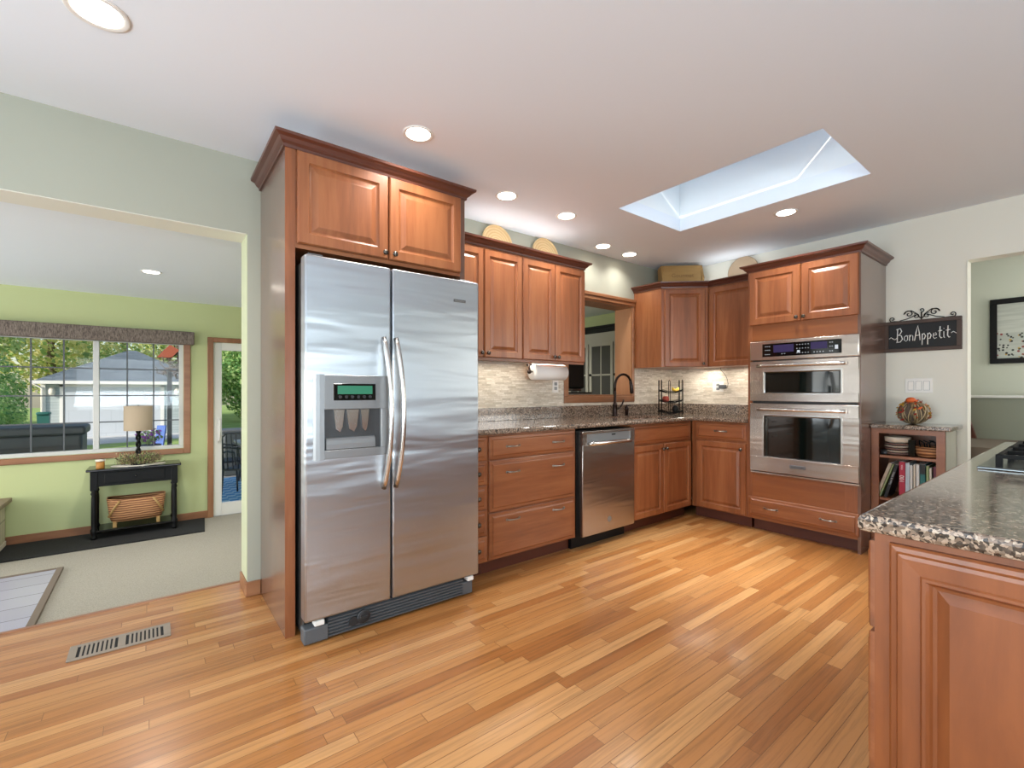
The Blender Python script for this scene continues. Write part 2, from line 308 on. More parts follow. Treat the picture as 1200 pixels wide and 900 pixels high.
# wall with cabinets (Y 3.03 .. 3.23), opening to living room X<.436, pass-through X 3.01..3.95
mb = MB()
mb.box(-3.3, .436, 3.03, 3.229, 2.086, 2.7); mb.box(.436, 3.01, 3.03, 3.229, 0, 2.7); mb.box(3.01, 3.95, 3.03, 3.229, 0, 1.13); mb.box(3.01, 3.95, 3.03, 3.229, 2.06, 2.7); mb.box(3.95, 4.78, 3.03, 3.229, 0, 2.7)
mb.box(-3.3, -2.6, 3.03, 3.229, 0, 2.086)
struct(mb, 'wall_back', 'sage_paint')
mb = MB(); mb.box(-2.6, .4362, 3.2292, 3.235, 2.09, 2.3)
# living-side skins painted green
mb = MB(); mb.box(.4365, 3.0, 3.2295, 3.236, ZL, 2.17); mb.box(3.96, 4.6, 3.2295, 3.236, ZL, 2.17); mb.box(3.0, 3.96, 3.2295, 3.236, ZL, 1.12)
struct(mb, 'wall_living_south', 'green_paint')
struct(MB().box(.432, .4358, 3.034, 3.229, .09, 2.082), 'trim_7', 'jamb_paint'); struct(MB().box(-2.6, .432, 3.034, 3.229, 2.082, 2.0858), 'trim_8', 'cream_paint')
# right wall X 4.66 .. 4.78, doorway Y<.612
mb = MB(); mb.box(4.66, 4.78, .612, 3.03, 0, 2.7); mb.box(4.66, 4.78, -1.6, .612, 2.129, 2.7); mb.box(4.66, 4.78, -3.1, -1.6, 0, 2.7)
struct(mb, 'wall_right', 'cream_paint')
# back and left walls behind the camera, with openings added for the fill lamps
mb = MB(); a, b, c_, d = -1.5, 1.1, .7, 2.0
mb.box(-3.3, a, -2.8, -2.6, 0, 2.7); mb.box(b, 4.66, -2.8, -2.6, 0, 2.7); mb.box(a, b, -2.8, -2.6, 0, c_); mb.box(a, b, -2.8, -2.6, d, 2.7)
struct(mb, 'wall_front', 'sage_paint')
mb = MB(); a, b, c_, d = -.7, 1.9, .55, 2.05
mb.box(-3.1, -2.9, -2.6, a, 0, 2.7); mb.box(-3.1, -2.9, b, 3.03, 0, 2.7); mb.box(-3.1, -2.9, a, b, 0, c_); mb.box(-3.1, -2.9, a, b, d, 2.7)
struct(mb, 'wall_left', 'sage_paint')
# living room shell: window X -3.0..0.281, Z .55..1.70 ; door X .56..1.42
YW = 6.28
mb = MB()
mb.box(-4.2, -3.0, YW, YW + .15, ZL, 2.4); mb.box(-3.0, .281, YW, YW + .15, ZL, .55); mb.box(-3.0, .281, YW, YW + .15, 1.72, 2.4)
mb.box(.281, .56, YW, YW + .15, ZL, 2.4); mb.box(.56, 1.45, YW, YW + .15, 1.741, 2.4); mb.box(1.45, 4.7, YW, YW + .15, ZL, 2.4)
struct(mb, 'wall_living_north', 'green_paint')
struct(MB().box(4.6, 4.72, 3.236, YW, ZL, 2.4), 'wall_living_east', 'green_paint')
mb = MB(); mb.box(-4.3, -4.2, 3.1, 3.7, ZL, 2.4); mb.box(-4.3, -4.2, 6.1, YW + .15, ZL, 2.4); mb.box(-4.3, -4.2, 3.7, 6.1, ZL, 0); mb.box(-4.3, -4.2, 3.7, 6.1, 1.8, 2.4); struct(mb, 'wall_living_west', 'green_paint')
struct(MB().box(-4.3, -3.3, 3.03, 3.236, ZL, 2.4), 'wall_living_corner', 'green_paint')
struct(MB().box(-4.3, 4.72, 3.2295, YW, ZCL, ZCL + .1), 'ceiling_living_room', 'ceiling_paint')
# window
w1 = thing('window_1', None, None, (0, YW, 0)); w1['kind'] = 'structure'
mb = MB(); mb.box(-3.1, .281, -.02, .0, .492, .55, .004); mb.box(.281, .345, -.02, .0, .492, 1.74, .004); mb.box(-3.1, .281, -.02, .0, 1.72, 1.78, .004)
mb.build('window_casing', 'oak_trim', w1)
mb = MB(); mb.box(-3.0, .281, .02, .08, .55, .588, .003); mb.box(.242, .281, .02, .08, .588, 1.72, .003); mb.box(-3.0, .242, .02, .08, 1.69, 1.72, .003); mb.box(-.466, -.419, .015, .08, .588, 1.69, .003); mb.box(-2.2, -2.15, .02, .08, .588, 1.69)
mb.build('window_frame', 'frame_grey', w1)
mb = MB()
for z in (1.412, 1.135, .862): mb.box(-3, -.466, .045, .058, z - .006, z + .006); mb.box(-.419, .242, .045, .058, z - .006, z + .006)
for x in (-.682, -.91, -1.14, -1.37, -1.6, -.2, .019): mb.box(x - .006, x + .006, .044, .059, .588, 1.69)
mb.build('grille_bars', 'grey_plastic', w1)  # backlit darkness of the bars is put into their dark grey
MB().box(-3, .242, .062, .066, .588, 1.69).build('pane', 'window_glass', w1)
# patio door
d1 = thing('door_1', None, None, (0, YW, 0)); d1['kind'] = 'structure'
mb = MB(); mb.box(.503, .56, -.02, 0, ZL, 1.796, .004); mb.box(.56, 1.46, -.02, 0, 1.741, 1.796, .004); mb.box(1.45, 1.51, -.02, 0, ZL, 1.796, .004); mb.build('door_casing', 'oak_trim_v', d1)
mb = MB(); mb.box(.56, .645, .02, .07, ZL, 1.741, .004); mb.box(1.36, 1.45, .02, .07, ZL, 1.741, .004); mb.box(.645, 1.36, .02, .07, 1.655, 1.741); mb.box(.645, 1.36, .02, .07, ZL, -.12); mb.build('door_panel', 'white_paint', d1)
MB().box(.645, 1.36, .04, .045, -.12, 1.655).build('pane', 'window_glass', d1)
mb = MB(); mb.tube([(.612, .015, .86), (.618, -.03, .84), (.618, -.035, .72), (.618, -.03, .62), (.612, .015, .60)], .009); mb.box(.598, .628, .008, .02, .58, .88, .003); mb.build('door_handle', 'white_plastic', d1)
# trims
mb = MB(); mb.box(-4.2, .503, YW - .015, YW, ZL, ZL + .085, .004); mb.box(1.51, 4.6, YW - .015, YW, ZL, ZL + .085, .004); struct(mb, 'baseboard_living', 'oak_trim')
mb = MB(); mb.box(.424, .503, 3.016, 3.03, 0, .085, .004); mb.box(.424, .436, 3.03, 3.235, 0, .085, .003); struct(mb, 'baseboard_back', 'oak_trim')
# pass-through casing and lined jambs
mb = MB(); mb.box(2.95, 3.955, 3.012, 3.03, 1.07, 1.13, .004); mb.box(2.95, 3.01, 3.012, 3.03, 1.13, 2.06, .004); mb.box(3.945, 3.975, 3.012, 3.03, 1.07, 2.06, .004)
mb.box(2.95, 3.975, 3.006, 3.03, 2.06, 2.095, .004); mb.box(2.94, 3.985, 2.998, 3.03, 2.095, 2.13, .006)
mb.box(3.01, 3.95, 3.03, 3.24, 1.13, 1.145); mb.box(3.01, 3.95, 3.03, 3.24, 2.045, 2.06)
struct(mb, 'trim_2', 'oak_trim')
mb = MB(); mb.box(3.935, 3.95, 3.03, 3.24, 1.145, 2.045); mb.box(3.01, 3.025, 3.03, 3.24, 1.145, 2.045); struct(mb, 'trim_3', 'knotty')
# corner bead of the right doorway
mb = MB(); mb.box(4.654, 4.79, .608, .6125, 0, 2.13, .002, 2); struct(mb, 'trim_4', 'cream_paint')
# hall beyond the right doorway
struct(MB().box(4.78, 6.5, -2.0, 2.2, 2.5, 2.6), 'ceiling_hall', 'ceiling_paint')
struct(MB().box(6.5, 6.6, -2.0, 2.2, 0, 2.5), 'wall_hall_east', 'hall_paint')
mb = MB(); mb.box(4.78, 6.5, 2.1, 2.2, 0, 2.5); struct(mb, 'wall_hall_north', 'hall_paint')
struct(MB().box(5.9, 6.02, -2.0, 2.1, 0, 1.12), 'wall_hall_half', 'hall_shaded')  # shade on the half wall is put into its darker paint
struct(MB().box(5.88, 6.04, -2.0, 2.1, 1.12, 1.142, .004), 'trim_5', 'white_paint')
struct(MB().box(4.95, 5.9, -2.0, 2.1, 0, .755), 'floor_landing', 'hall_carpet')
struct(MB().prism([(.80, 1.12), (.709, .757), (1.6, .757), (1.6, 1.12)], 5.84, 5.898, axis='x'), 'trim_6', 'cherry_toe')

# ground outside
struct(MB().box(-30, 40, 6.45, 70, -.75, -.6), 'ground', 'grass')
struct(MB().prism([(-12, 9.5), (-1.1, 9.5), (-1.75, 20.5), (1.9, 21.8), (1.9, 24), (-12, 24)], -.6, -.57), 'floor_driveway', 'concrete')
struct(MB().box(.3, 4.2, 6.45, 10.6, -.6, -.4), 'floor_patio', 'deck_boards')
# unseen roof; its deep left overhang is added to keep the sun out
mb = MB(); mb.box(-7.8, 2.6, -3.2, 3.3, 2.72, 2.9); mb.box(3.56, 7.7, -3.2, 3.3, 2.72, 2.9); mb.box(2.6, 3.56, -3.2, .8, 2.72, 2.9); mb.box(2.6, 3.56, 2.42, 3.3, 2.72, 2.9); mb.box(-9.0, 4.9, 3.3, 6.9, 2.42, 2.55); mb.box(4.78, 7.7, -3.2, 2.5, 2.61, 2.71)
struct(mb, 'roof_and_sunshade', 'shingle')

# ================================================================== CABINETS
DOOR = [(0, 0), (0, .012), (.006, .020), (.052, .020), (.056, .014), (.064, .009), (.070, .009), (.092, .017), (.096, .018)]
SMALL = [(0, 0), (0, .012), (.006, .020), (.046, .020), (.050, .014), (.057, .009), (.061, .009), (.079, .017), (.082, .018)]
DRAW = [(0, 0), (0, .010), (.004, .013), (.020, .014), (.026, .020), (.030, .021)]
def knob(parent, x, z, label=None):
    return MB().lathe([(.005, 0), (.005, -.012), (.013, -.016), (.015, -.022), (.011, -.028), (.001, -.030)], (x, -.018, z), 14, 'y').build('knob', 'knob_metal', parent)
def pull(parent, x, z, w=.105):
    n = 10; pts = [(x - w / 2 + w * i / n, -.021 - .024 * math.sin(math.pi * i / n) ** .6, z) for i in range(n + 1)]
    mb = MB().tube(pts, [.0042 + .002 * abs(math.cos(math.pi * i / n)) for i in range(n + 1)], 8)
    for s_ in (-1, 1): mb.cyl((x + s_ * w / 2, -.019, z), .008, -.006, 10, 'y')
    return mb.build('handle', 'pewter', parent)
def door(parent, x0, x1, z0, z1, kx=None, kz=None, loops=DOOR, mat='cherry_v'):
    d = MB().panel(x0, x1, z0, z1, loops).build('door', mat, parent)
    if kx is not None: knob(d, kx, kz)
    return d
def drawer(parent, x0, x1, z0, z1, pulls=(), pz=None, kn=None):
    d = MB().panel(x0, x1, z0, z1, DRAW).build('drawer', 'cherry_h', parent)
    for p in pulls: pull(d, p, pz if pz is not None else (z0 + z1) / 2)
    if kn is not None: knob(d, kn, (z0 + z1) / 2)
    return d
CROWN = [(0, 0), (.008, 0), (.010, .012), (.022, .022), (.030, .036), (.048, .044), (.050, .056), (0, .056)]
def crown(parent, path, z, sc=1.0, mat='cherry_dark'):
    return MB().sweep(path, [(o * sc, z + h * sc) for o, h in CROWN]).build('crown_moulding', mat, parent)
YF = 2.405       # face frame plane of the base run; wall at 3.03
# fridge surround
t = thing('refrigerator_cabinet', 'tall dark-stained cherry cabinet wrapped around and above the steel refrigerator', 'cabinet', (.503, YF, 0))
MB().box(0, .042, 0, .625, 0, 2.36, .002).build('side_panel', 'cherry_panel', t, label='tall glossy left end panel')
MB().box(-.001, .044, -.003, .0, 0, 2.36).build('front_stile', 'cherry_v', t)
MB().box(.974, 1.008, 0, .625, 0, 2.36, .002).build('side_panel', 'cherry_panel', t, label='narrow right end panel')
mb = MB(); mb.box(.042, .974, .002, .625, 1.875, 2.36); mb.build('body', 'cherry_h', t)
door(t, .052, .511, 1.895, 2.345, .487, 1.925); door(t, .518, .972, 1.895, 2.345, .542, 1.925)
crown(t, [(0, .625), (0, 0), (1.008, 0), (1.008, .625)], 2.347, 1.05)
# upper cabinets
def uppers(label, x0, x1, ds, endp=None):
    t = thing('upper_cabinet', label, 'cabinet', (x0, 2.70, 1.42)); w = x1 - x0
    MB().box(0, w, 0, .33, 0, .80).build('body', 'cherry_v', t)
    for a, b, k in ds: door(t, a - x0, b - x0, .0, .765, k - x0, .03, SMALL)
    MB().box(0, w, .002, .02, -.018, 0).build('light_rail', 'cherry_h', t)
    return t
ua = uppers('cherry wall cabinet right beside the refrigerator, under the first round tray', 1.512, 2.195, [(1.515, 1.842, 1.820), (1.848, 2.192, 1.872)])
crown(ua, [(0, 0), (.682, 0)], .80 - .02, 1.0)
ub = uppers('cherry wall cabinet above the paper towel roll, left of the pass-through', 2.197, 2.878, [(2.200, 2.530, 2.512), (2.536, 2.872, 2.556)])
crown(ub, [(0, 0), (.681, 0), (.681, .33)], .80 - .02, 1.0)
# corner wall cabinet (diagonal)
t = thing('corner_upper_cabinet', 'diagonal cherry corner wall cabinet with a single door and a wooden box on top', 'cabinet', (0, 0, 1.42))
pl = [(3.985, 3.028), (3.985, 2.70), (4.315, 2.40), (4.658, 2.40), (4.658, 3.028)]
MB().prism(pl, 0, .80).build('body', 'cherry_v', t)
dv = Vector((.33, -.30)); L = dv.length; ang = math.atan2(dv.y, dv.x)
dd = MB().panel(.028, L - .028, .0, .765, SMALL).build('door', 'cherry_v', t); dd.location = (3.985, 2.70, 0); dd.rotation_euler = (0, 0, ang); knob(dd, L - .05, .03)
crown(t, [(3.985, 3.03), (3.985, 2.70), (4.315, 2.40)], .78, 1.0)
# right wall cabinet between the corner and the oven tower
t = thing('upper_cabinet', 'cherry wall cabinet between the diagonal corner cabinet and the oven tower', 'cabinet', (4.33, 2.398, 1.42), -90)
MB().box(0, .516, 0, .328, 0, .80).build('body', 'cherry_v', t); door(t, .012, .505, 0, .765, .47, .03, SMALL)
crown(t, [(-.01, .0), (.516, 0)], .78, 1.0)

# base cabinets
def base(name, label, x, y, rz, w, h=.905, depth=.615, toe=.07):
    t = thing(name, label, 'cabinet', (x, y, 0), rz)
    MB().box(0, w, 0, depth, .1, h).build('body', 'cherry_v', t)
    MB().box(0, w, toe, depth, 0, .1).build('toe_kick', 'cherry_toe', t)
    return t
t = base('drawer_cabinet', 'narrow stack of five small drawers next to the refrigerator', 1.515, YF, 0, .163)
for a, b in ((.745, .892), (.592, .738), (.438, .585), (.272, .431), (.112, .265)): drawer(t, .004, .152, a, b, (), None, .078)
t = base('drawer_cabinet', 'wide cherry base cabinet with three deep drawers, left of the dishwasher', 1.68, YF, 0, .787)
drawer(t, .006, .772, .745, .892, (.19, .60), .822); drawer(t, .006, .772, .412, .737, (.19, .60), .655); drawer(t, .006, .772, .106, .402, (.19, .60), .345)
t = base('sink_cabinet', 'cherry sink base cabinet with two doors under the faucet', 3.115, YF, 0, .905)
MB().panel(.006, .885, .735, .888, DRAW).build('false_drawer_front', 'cherry_h', t)
door(t, .006, .440, .108, .718, .418, .675, SMALL); door(t, .447, .885, .108, .718, .470, .675, SMALL)
t = base('base_cabinet', 'cherry base cabinet with one drawer and one door, left of the oven tower', 4.04, 2.404, -90, .522)
drawer(t, .052, .512, .745, .892, (.29,), .822); door(t, .052, .512, .108, .725, .475, .675, SMALL)
# oven tower
t = thing('oven_cabinet', 'tall cherry oven tower built around the steel double oven', 'cabinet', (4.04, 1.88, 0), -90)
mb = MB(); W_ = .80; D_ = .617
mb.box(0, .03, 0, D_, .1, 2.2); mb.box(.03, W_ - .02, .0, D_, .1, .50); mb.box(.03, W_ - .02, 0, D_, 1.60, 2.2); mb.box(.03, W_ - .02, .45, D_, .5, 1.6)
mb.build('body', 'cherry_orange', t)
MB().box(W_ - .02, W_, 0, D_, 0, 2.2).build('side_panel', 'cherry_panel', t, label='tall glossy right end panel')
mb = MB(); mb.box(0, .035, -.002, 0, .1, 2.2); mb.box(.70, .78, -.001, .0, .3, .49); mb.build('front_stile', 'cherry_v', t)
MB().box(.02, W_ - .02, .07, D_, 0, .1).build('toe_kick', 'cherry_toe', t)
door(t, .014, .408, 1.735, 2.185, .385, 1.765); door(t, .414, .790, 1.735, 2.185, .437, 1.765)
drawer(t, .008, .790, .125, .288, (.19, .60), .208)
crown(t, [(0, .29), (0, 0), (W_, 0), (W_, D_)], 2.187, 1.05)
# wall oven
o = thing('double_oven', 'stainless steel microwave and oven combination with two dark windows', 'oven', (4.04, 1.852, .495), -90)
MB().box(.012, .755, .0, .44, .008, 1.085).build('body', 'dark_plastic', o)
MB().box(0, .768, -.03, .0, .94, 1.10, .006, 2).build('control_panel', 'steel_oven', o)
p = MB().box(.102, .662, -.0325, -.03, .968, 1.074, .001).build('display', 'black_gloss', o)
MB().box(.19, .34, -.0335, -.0325, 1.0, 1.06).build('screen', 'lcd_purple', p); MB().box(.46, .57, -.0335, -.0325, 1.01, 1.062).build('screen', 'lcd_purple', p)
mb = MB(); random.seed(3)
for x in (.125, .14, .155, .36, .38, .40, .42, .44, .585, .60, .48, .50, .52, .54, .25, .27):
    for z in (.985, 1.02, 1.05):
        if (.18 < x < .35 or .45 < x < .58) and z > .99: continue
        mb.box(x, x + .007, -.0335, -.0325, z, z + .004)
mb.box(.365, .385, -.0335, -.0325, .99, 1.008); mb.box(.62, .64, -.0335, -.0325, 1.0, 1.03); mb.build('key_markings', 'lit_key', p)
def oven_door(z0, z1, wz0, wz1, hz, name):
    mb = MB(); a, b = .112, .655
    mb.box(0, .768, -.03, .0, z0, wz0, .004); mb.box(0, .768, -.03, .0, wz1, z1, .004); mb.box(0, a, -.029, .0, wz0 - .005, wz1 + .005); mb.box(b, .768, -.029, .0, wz0 - .005, wz1 + .005)
    d = mb.build(name, 'steel_oven', o)
    MB().panel(a - .002, b + .002, wz0 - .002, wz1 + .002, [(0, .0), (0, .024), (.008, .018)], 0).build('window', 'oven_glass', d)
    mb = MB(); mb.box(a - .014, b + .014, -.034, -.029, wz0 - .014, wz0 - .002, .001); mb.box(a - .014, b + .014, -.034, -.029, wz1 + .002, wz1 + .014, .001); mb.box(a - .014, a - .002, -.034, -.029, wz0 - .002, wz1 + .002); mb.box(b + .002, b + .014, -.034, -.029, wz0 - .002, wz1 + .002); mb.build('window_trim', 'steel_handle', d)
    mb = MB(); n = 14
    pts = [(.07 + .628 * i / n, -.055 - .020 * math.sin(math.pi * i / n), hz) for i in range(n + 1)]
    mb.tube(pts, .013, 12); mb.cyl((.085, -.03, hz), .010, -.028, 12, 'y'); mb.cyl((.683, -.03, hz), .010, -.028, 12, 'y')
    mb.build('handle', 'steel_handle', d); return d
d = oven_door(.602, .933, .672, .842, .893, 'microwave_door')
d = oven_door(.018, .583, .145, .482, .535, 'oven_door')
MB().box(.31, .425, -.034, -.029, .072, .098, .002).build('badge', 'steel_dark', d)
MB().box(0, .768, -.022, .0, 0, .012).build('lower_trim', 'steel_oven', o)

def text(s_, size, mat, parent, name, loc, rot, ext=.0006, label=None, xs=1):
    cu = bpy.data.curves.new(name, 'FONT'); cu.body = s_; cu.size = size; cu.extrude = ext; cu.align_x = 'CENTER'; cu.align_y = 'CENTER'
    ob = bpy.data.objects.new('tmp_text', cu); C.objects.link(ob); dg = bpy.context.evaluated_depsgraph_get(); me = bpy.data.meshes.new_from_object(ob.evaluated_get(dg))
    bpy.data.objects.remove(ob); me.materials.clear(); me.materials.append(M[mat].m)
    q = bpy.data.objects.new(name, me); C.objects.link(q); q.parent = parent; q.location = loc; q.rotation_euler = rot; q.scale = (xs, 1, 1); return q
text('KitchenAid', .019, 'dark_plastic', d, 'lettering', (.3675, -.0345, .085), (R(90), 0, 0))

# bookcase cabinet
t = thing('shelf_cabinet', 'low open cherry shelf cabinet with a granite top below the chalkboard sign', 'cabinet', (4.272, 1.078, 0), -90)
W_, D_, H_ = .41, .386, .905
mb = MB(); mb.box(0, .02, .0, D_, 0, H_); mb.box(W_ - .02, W_, .02, D_, 0, H_); mb.box(.02, W_ - .02, D_ - .02, D_, 0, H_); mb.box(.02, W_ - .02, .02, D_ - .02, H_ - .02, H_); mb.box(.02, W_ - .02, .02, D_ - .02, .08, .1)
mb.build('body', 'cherry_v', t)
mb = MB(); mb.box(0, .045, -.002, .018, 0, H_); mb.box(W_ - .045, W_, -.002, .018, 0, H_); mb.box(.045, W_ - .045, -.002, .018, H_ - .035, H_); mb.box(.045, W_ - .045, -.002, .018, 0, .12); mb.build('face_frame', 'cherry_orange', t)
MB().box(.02, W_ - .02, .02, D_ - .02, .688, .706).build('shelf', 'cherry_h', t); MB().box(.02, W_ - .02, .02, D_ - .02, .372, .390).build('shelf', 'cherry_h', t)
MB().box(W_, W_ + .003, .02, D_, 0, H_).build('side_panel', 'sage_paint', t, label='grey painted right side')
MB().box(-.0, W_ + .035, -.03, D_ - .002, H_, H_ + .03, .006, 2).build('countertop', 'granite', t)
# dishwasher
t = thing('dishwasher', 'stainless steel dishwasher between the wide drawers and the sink cabinet', 'dishwasher', (2.472, YF, 0))
MB().box(.0, .64, .0, .6, .1, .885).build('body', 'black', t)
mb = MB(); mb.box(.03, .638, -.045, 0, .100, .780, .004, 2); mb.box(.03, .638, -.045, 0, .862, .882, .004, 2); mb.box(.03, .075, -.045, 0, .780, .862); mb.box(.592, .638, -.045, 0, .780, .862)
d = mb.build('door', 'steel_dw', t)
MB().panel(.073, .594, .778, .864, [(0, .0), (0, .040), (.006, .034)]).build('handle_pocket', 'silver_plastic', d)
n = 12; MB().tube([(.085 + .50 * i / n, -.05 - .028 * math.sin(math.pi * i / n), .785 + .006 * math.sin(math.pi * i / n)) for i in range(n + 1)], .015, 12).build('handle', 'steel_handle', d)
MB().box(.37, .41, -.037, -.034, .838, .848).build('status_display', 'black', d)
MB().cyl((.33, -.045, .19), .022, -.001, 20, 'y').build('badge', 'silver_plastic', d)
MB().box(.0, .62, .045, .6, .0, .1).build('toe_kick', 'black', t)
MB().box(.0, .03, -.002, .6, .1, .885).build('side_gasket', 'black', t)

# countertop (L) with basin hole, and backsplash ledge
ZT = .94
t = thing('countertop', 'speckled brown granite countertop running along the wall and round the corner', 'countertop', (0, 0, 0))
hx0, hx1, hy0, hy1 = 3.26, 3.88, 2.47, 2.86
mb = MB()
mb.box(1.512, hx0, 2.362, 3.03, .907, ZT, 0); mb.box(hx0, hx1, 2.362, hy0, .907, ZT); mb.box(hx0, hx1, hy1, 3.03, .907, ZT); mb.box(hx1, 4.66, 2.362, 3.03, .907, ZT); mb.box(3.998, 4.66, 1.883, 2.362, .907, ZT)
bmesh.ops.remove_doubles(mb.bm, verts=mb.bm.verts, dist=.0005)
mb.build('worktop', 'granite', t)
mb = MB(); mb.sweep([(1.512, 2.364), (3.999, 2.364)], [(0, .907), (.008, .912), (.010, .924), (.006, .936), (0, ZT)]); mb.sweep([(3.999, 2.364), (3.999, 1.883)], [(0, .907), (.008, .912), (.010, .924), (.006, .936), (0, ZT)]); mb.build('bullnose_edge', 'granite', t)
mb = MB(); mb.box(1.512, 4.66, 3.008, 3.03, ZT, 1.045, .002); mb.box(4.638, 4.66, 1.883, 3.008, ZT, 1.045, .002); mb.build('splash_ledge', 'granite', t)
s_ = MB().grid([[(x, y, z) for x, y in ((hx0 - .004, hy0 - .004), (hx1 + .004, hy0 - .004), (hx1 + .004, hy1 + .004), (hx0 - .004, hy1 + .004))] for z in (.935, .76)], True, False).build('sink_basin', 'steel_oven', t)
s2 = MB().box(hx0, hx1, hy0, hy1, .757, .762).build('basin_floor', 'steel_oven', t)
# tiled backsplash
mb = MB(); zb = 1.045
mb.box(1.512, 2.95, 3.018, 3.03, zb, 1.42); mb.box(2.95, 3.975, 3.018, 3.03, zb, 1.07); mb.box(3.975, 4.66, 3.018, 3.03, zb, 1.42); mb.box(4.648, 4.66, 1.883, 3.018, zb, 1.42)
struct(mb, 'trim_backsplash', 'mosaic_tile')

# ================================================================== REFRIGERATOR
f = thing('refrigerator', 'tall side-by-side stainless steel refrigerator with an ice and water dispenser', 'refrigerator', (.553, 2.25, 0))
MB().box(.012, .905, .085, .72, .02, 1.80, .004).build('body', 'fridge_side', f)
fw = .957; sp = .420
def fdoor(x0, x1, hole=None):
    mb = MB()
    if not hole:
        mb.box(x0, x1, 0, .075, .112, 1.812, .010, 3)
    else:
        a, b, c_, e = hole
        mb.box(x0, x1, 0, .075, .112, 1.812, .010, 3)
    return mb
d1_ = fdoor(.0, sp - .004).build('freezer_door', 'steel_fridge', f)
d2_ = fdoor(sp + .004, fw).build('refrigerator_door', 'steel_fridge', f)
mb = MB(); mb.box(.006, sp - .008, .076, .084, .12, 1.80); mb.box(sp + .008, fw - .05, .076, .084, .12, 1.80); mb.build('door_gasket', 'dark_plastic', f)
# curved handles
def fhandle(x, s_):
    n = 18; pts = []
    for i in range(n + 1):
        u = i / n; pts.append((x + s_ * .018 * math.sin(math.pi * u), -.012 - .058 * math.sin(math.pi * u) ** .7, .69 + .76 * u))
    return MB().tube(pts, .014, 12, flat=.9)
fhandle(.372, 1).build('handle', 'steel_handle', d1_); fhandle(.437, 1).build('handle', 'steel_handle', d2_)
# dispenser: protruding bezel around a recess (all on the freezer door)
dz0, dz1 = .862, 1.256; dx0, dx1 = .035, .393
mb = MB()
n = 8
def bez(xa, xb, za, zb, d0=.022): mb.box(xa, xb, -d0, .0, za, zb, .002)
bez(dx0 + .045, dx1, 1.094, dz1); bez(dx0 + .045, dx1, dz0, .902)
bez(.355, dx1, .902, 1.094)
# rounded left flank
prof = [(dx0, 0), (dx0, -.006), (dx0 + .010, -.016), (dx0 + .025, -.021), (dx0 + .046, -.022), (dx0 + .046, 0)]
mb.prism(prof, dz0 - .004, dz1 + .003)
dsp = mb.build('ice_dispenser', 'silver_plastic', d1_)
mb = MB(); mb.box(.125, .325, -.0245, -.022, 1.137, 1.216, .001); mb.build('display', 'black_gloss', dsp) if False else None
e1 = MB().box(.121, .325, -.0250, -.0221, 1.136, 1.216, .001).build('display_bezel', 'black_gloss', d1_)
MB().box(.140, .308, -.0262, -.0251, 1.166, 1.206).build('display', 'lcd_green', d1_)
for i in range(6): MB().cyl((.152 + .029 * i, -.025, 1.153), .008, -.002, 12, 'y').build('display_button', 'dark_plastic', d1_)
MB().box(.082, .356, -.004, .0, .900, 1.096).build('recess_back', 'recess_grey', d1_)
mb = MB(); n = 10
ring = []
for i in range(n + 1):
    a = math.pi / 2 * i / n; ring.append((-.002 - .018 * math.sin(a), .955 - .045 * (1 - math.cos(a))))
mb.prism([(-.003, .906)] + [(-.0205, .906)] + [(-.0205, .93), (-.018, .948), (-.012, .958), (-.003, .962)], .090, .325, axis='x')
mb.build('drip_tray', 'silver_plastic', d1_)
for x, w in ((.150, .05), (.215, .06), (.275, .04)):
    MB().prism([(x - w / 2, 1.092), (x + w / 2, 1.092), (x + w * .32, 1.01), (x + w * .1, .985), (x - w * .3, 1.0)], -.016, -.004, axis='y').build('dispenser_paddle', 'steel_handle', d1_)
# hinge covers and base grille
for a, b in ((.02, .09), (.85, .92)): MB().box(a, b, .03, .12, 1.812, 1.826, .004).build('hinge_cover', 'grey_plastic', f)
mb = MB(); mb.box(.11, .855, .028, .06, .010, .105)
for i in range(6): mb.prism([(.012, .014 + i * .0155), (.028, .012 + i * .0155), (.028, .024 + i * .0155), (.010, .021 + i * .0155)], .11, .855, axis='x')
gr = mb.build('base_grille', 'grey_plastic', f)
MB().box(.0, .11, .012, .08, .006, .078, .006, 2).build('grille_corner', 'grey_plastic', f); MB().box(.855, .925, .018, .08, .006, .078, .006, 2).build('grille_corner', 'grey_plastic', f)
for a, b in ((.045, .09), (.885, .925)): MB().box(a, b, .006, .05, .083, .108, .003).build('hinge', 'white_plastic', f, label='pale lower hinge block')
mb = MB(); mb.lathe([(.034, 0), (.034, -.010), (.030, -.012), (.001, -.012)], (.275, .012, .066), 24, 'y'); mb.box(.255, .295, -.006, .0, .060, .072, .002); mb.cyl((.225, .012, .055), .022, -.008, 16, 'y'); mb.build('filter_knob', 'dark_plastic', gr)
MB().box(.785, .865, -.003, .0, 1.683, 1.699, .001).build('badge', 'steel_dark', d2_)
text('KitchenAid', .014, 'steel_handle', d2_, 'lettering', (.825, -.0035, 1.691), (R(90), 0, 0))

# ================================================================== ISLAND
t = thing('kitchen_island', 'cherry kitchen island with a speckled granite top in the right foreground', 'island', (1.15, .285, 0))
MB().box(0.0, 2.12, -1.15, 0, .1, .895).build('body', 'cherry_island', t)
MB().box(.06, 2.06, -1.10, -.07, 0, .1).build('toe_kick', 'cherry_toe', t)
dd = MB().panel(.026, .62, .02, .883, [(0, 0), (0, .010), (.004, .014), (.012, .015), (.015, .020), (.022, .021), (.048, .020), (.051, .024), (.056, .024), (.060, .018), (.064, .010), (.070, .009), (.086, .017), (.088, .018)], 0)
end = dd.build('end_panel_door', 'cherry_island', t); end.rotation_euler = (0, 0, R(-90)); end.location = (0, 0, 0)
MB().panel(.64, 1.15, .02, .883, DOOR).build('end_panel_door', 'cherry_island', t, rot=(0, 0, R(-90)))
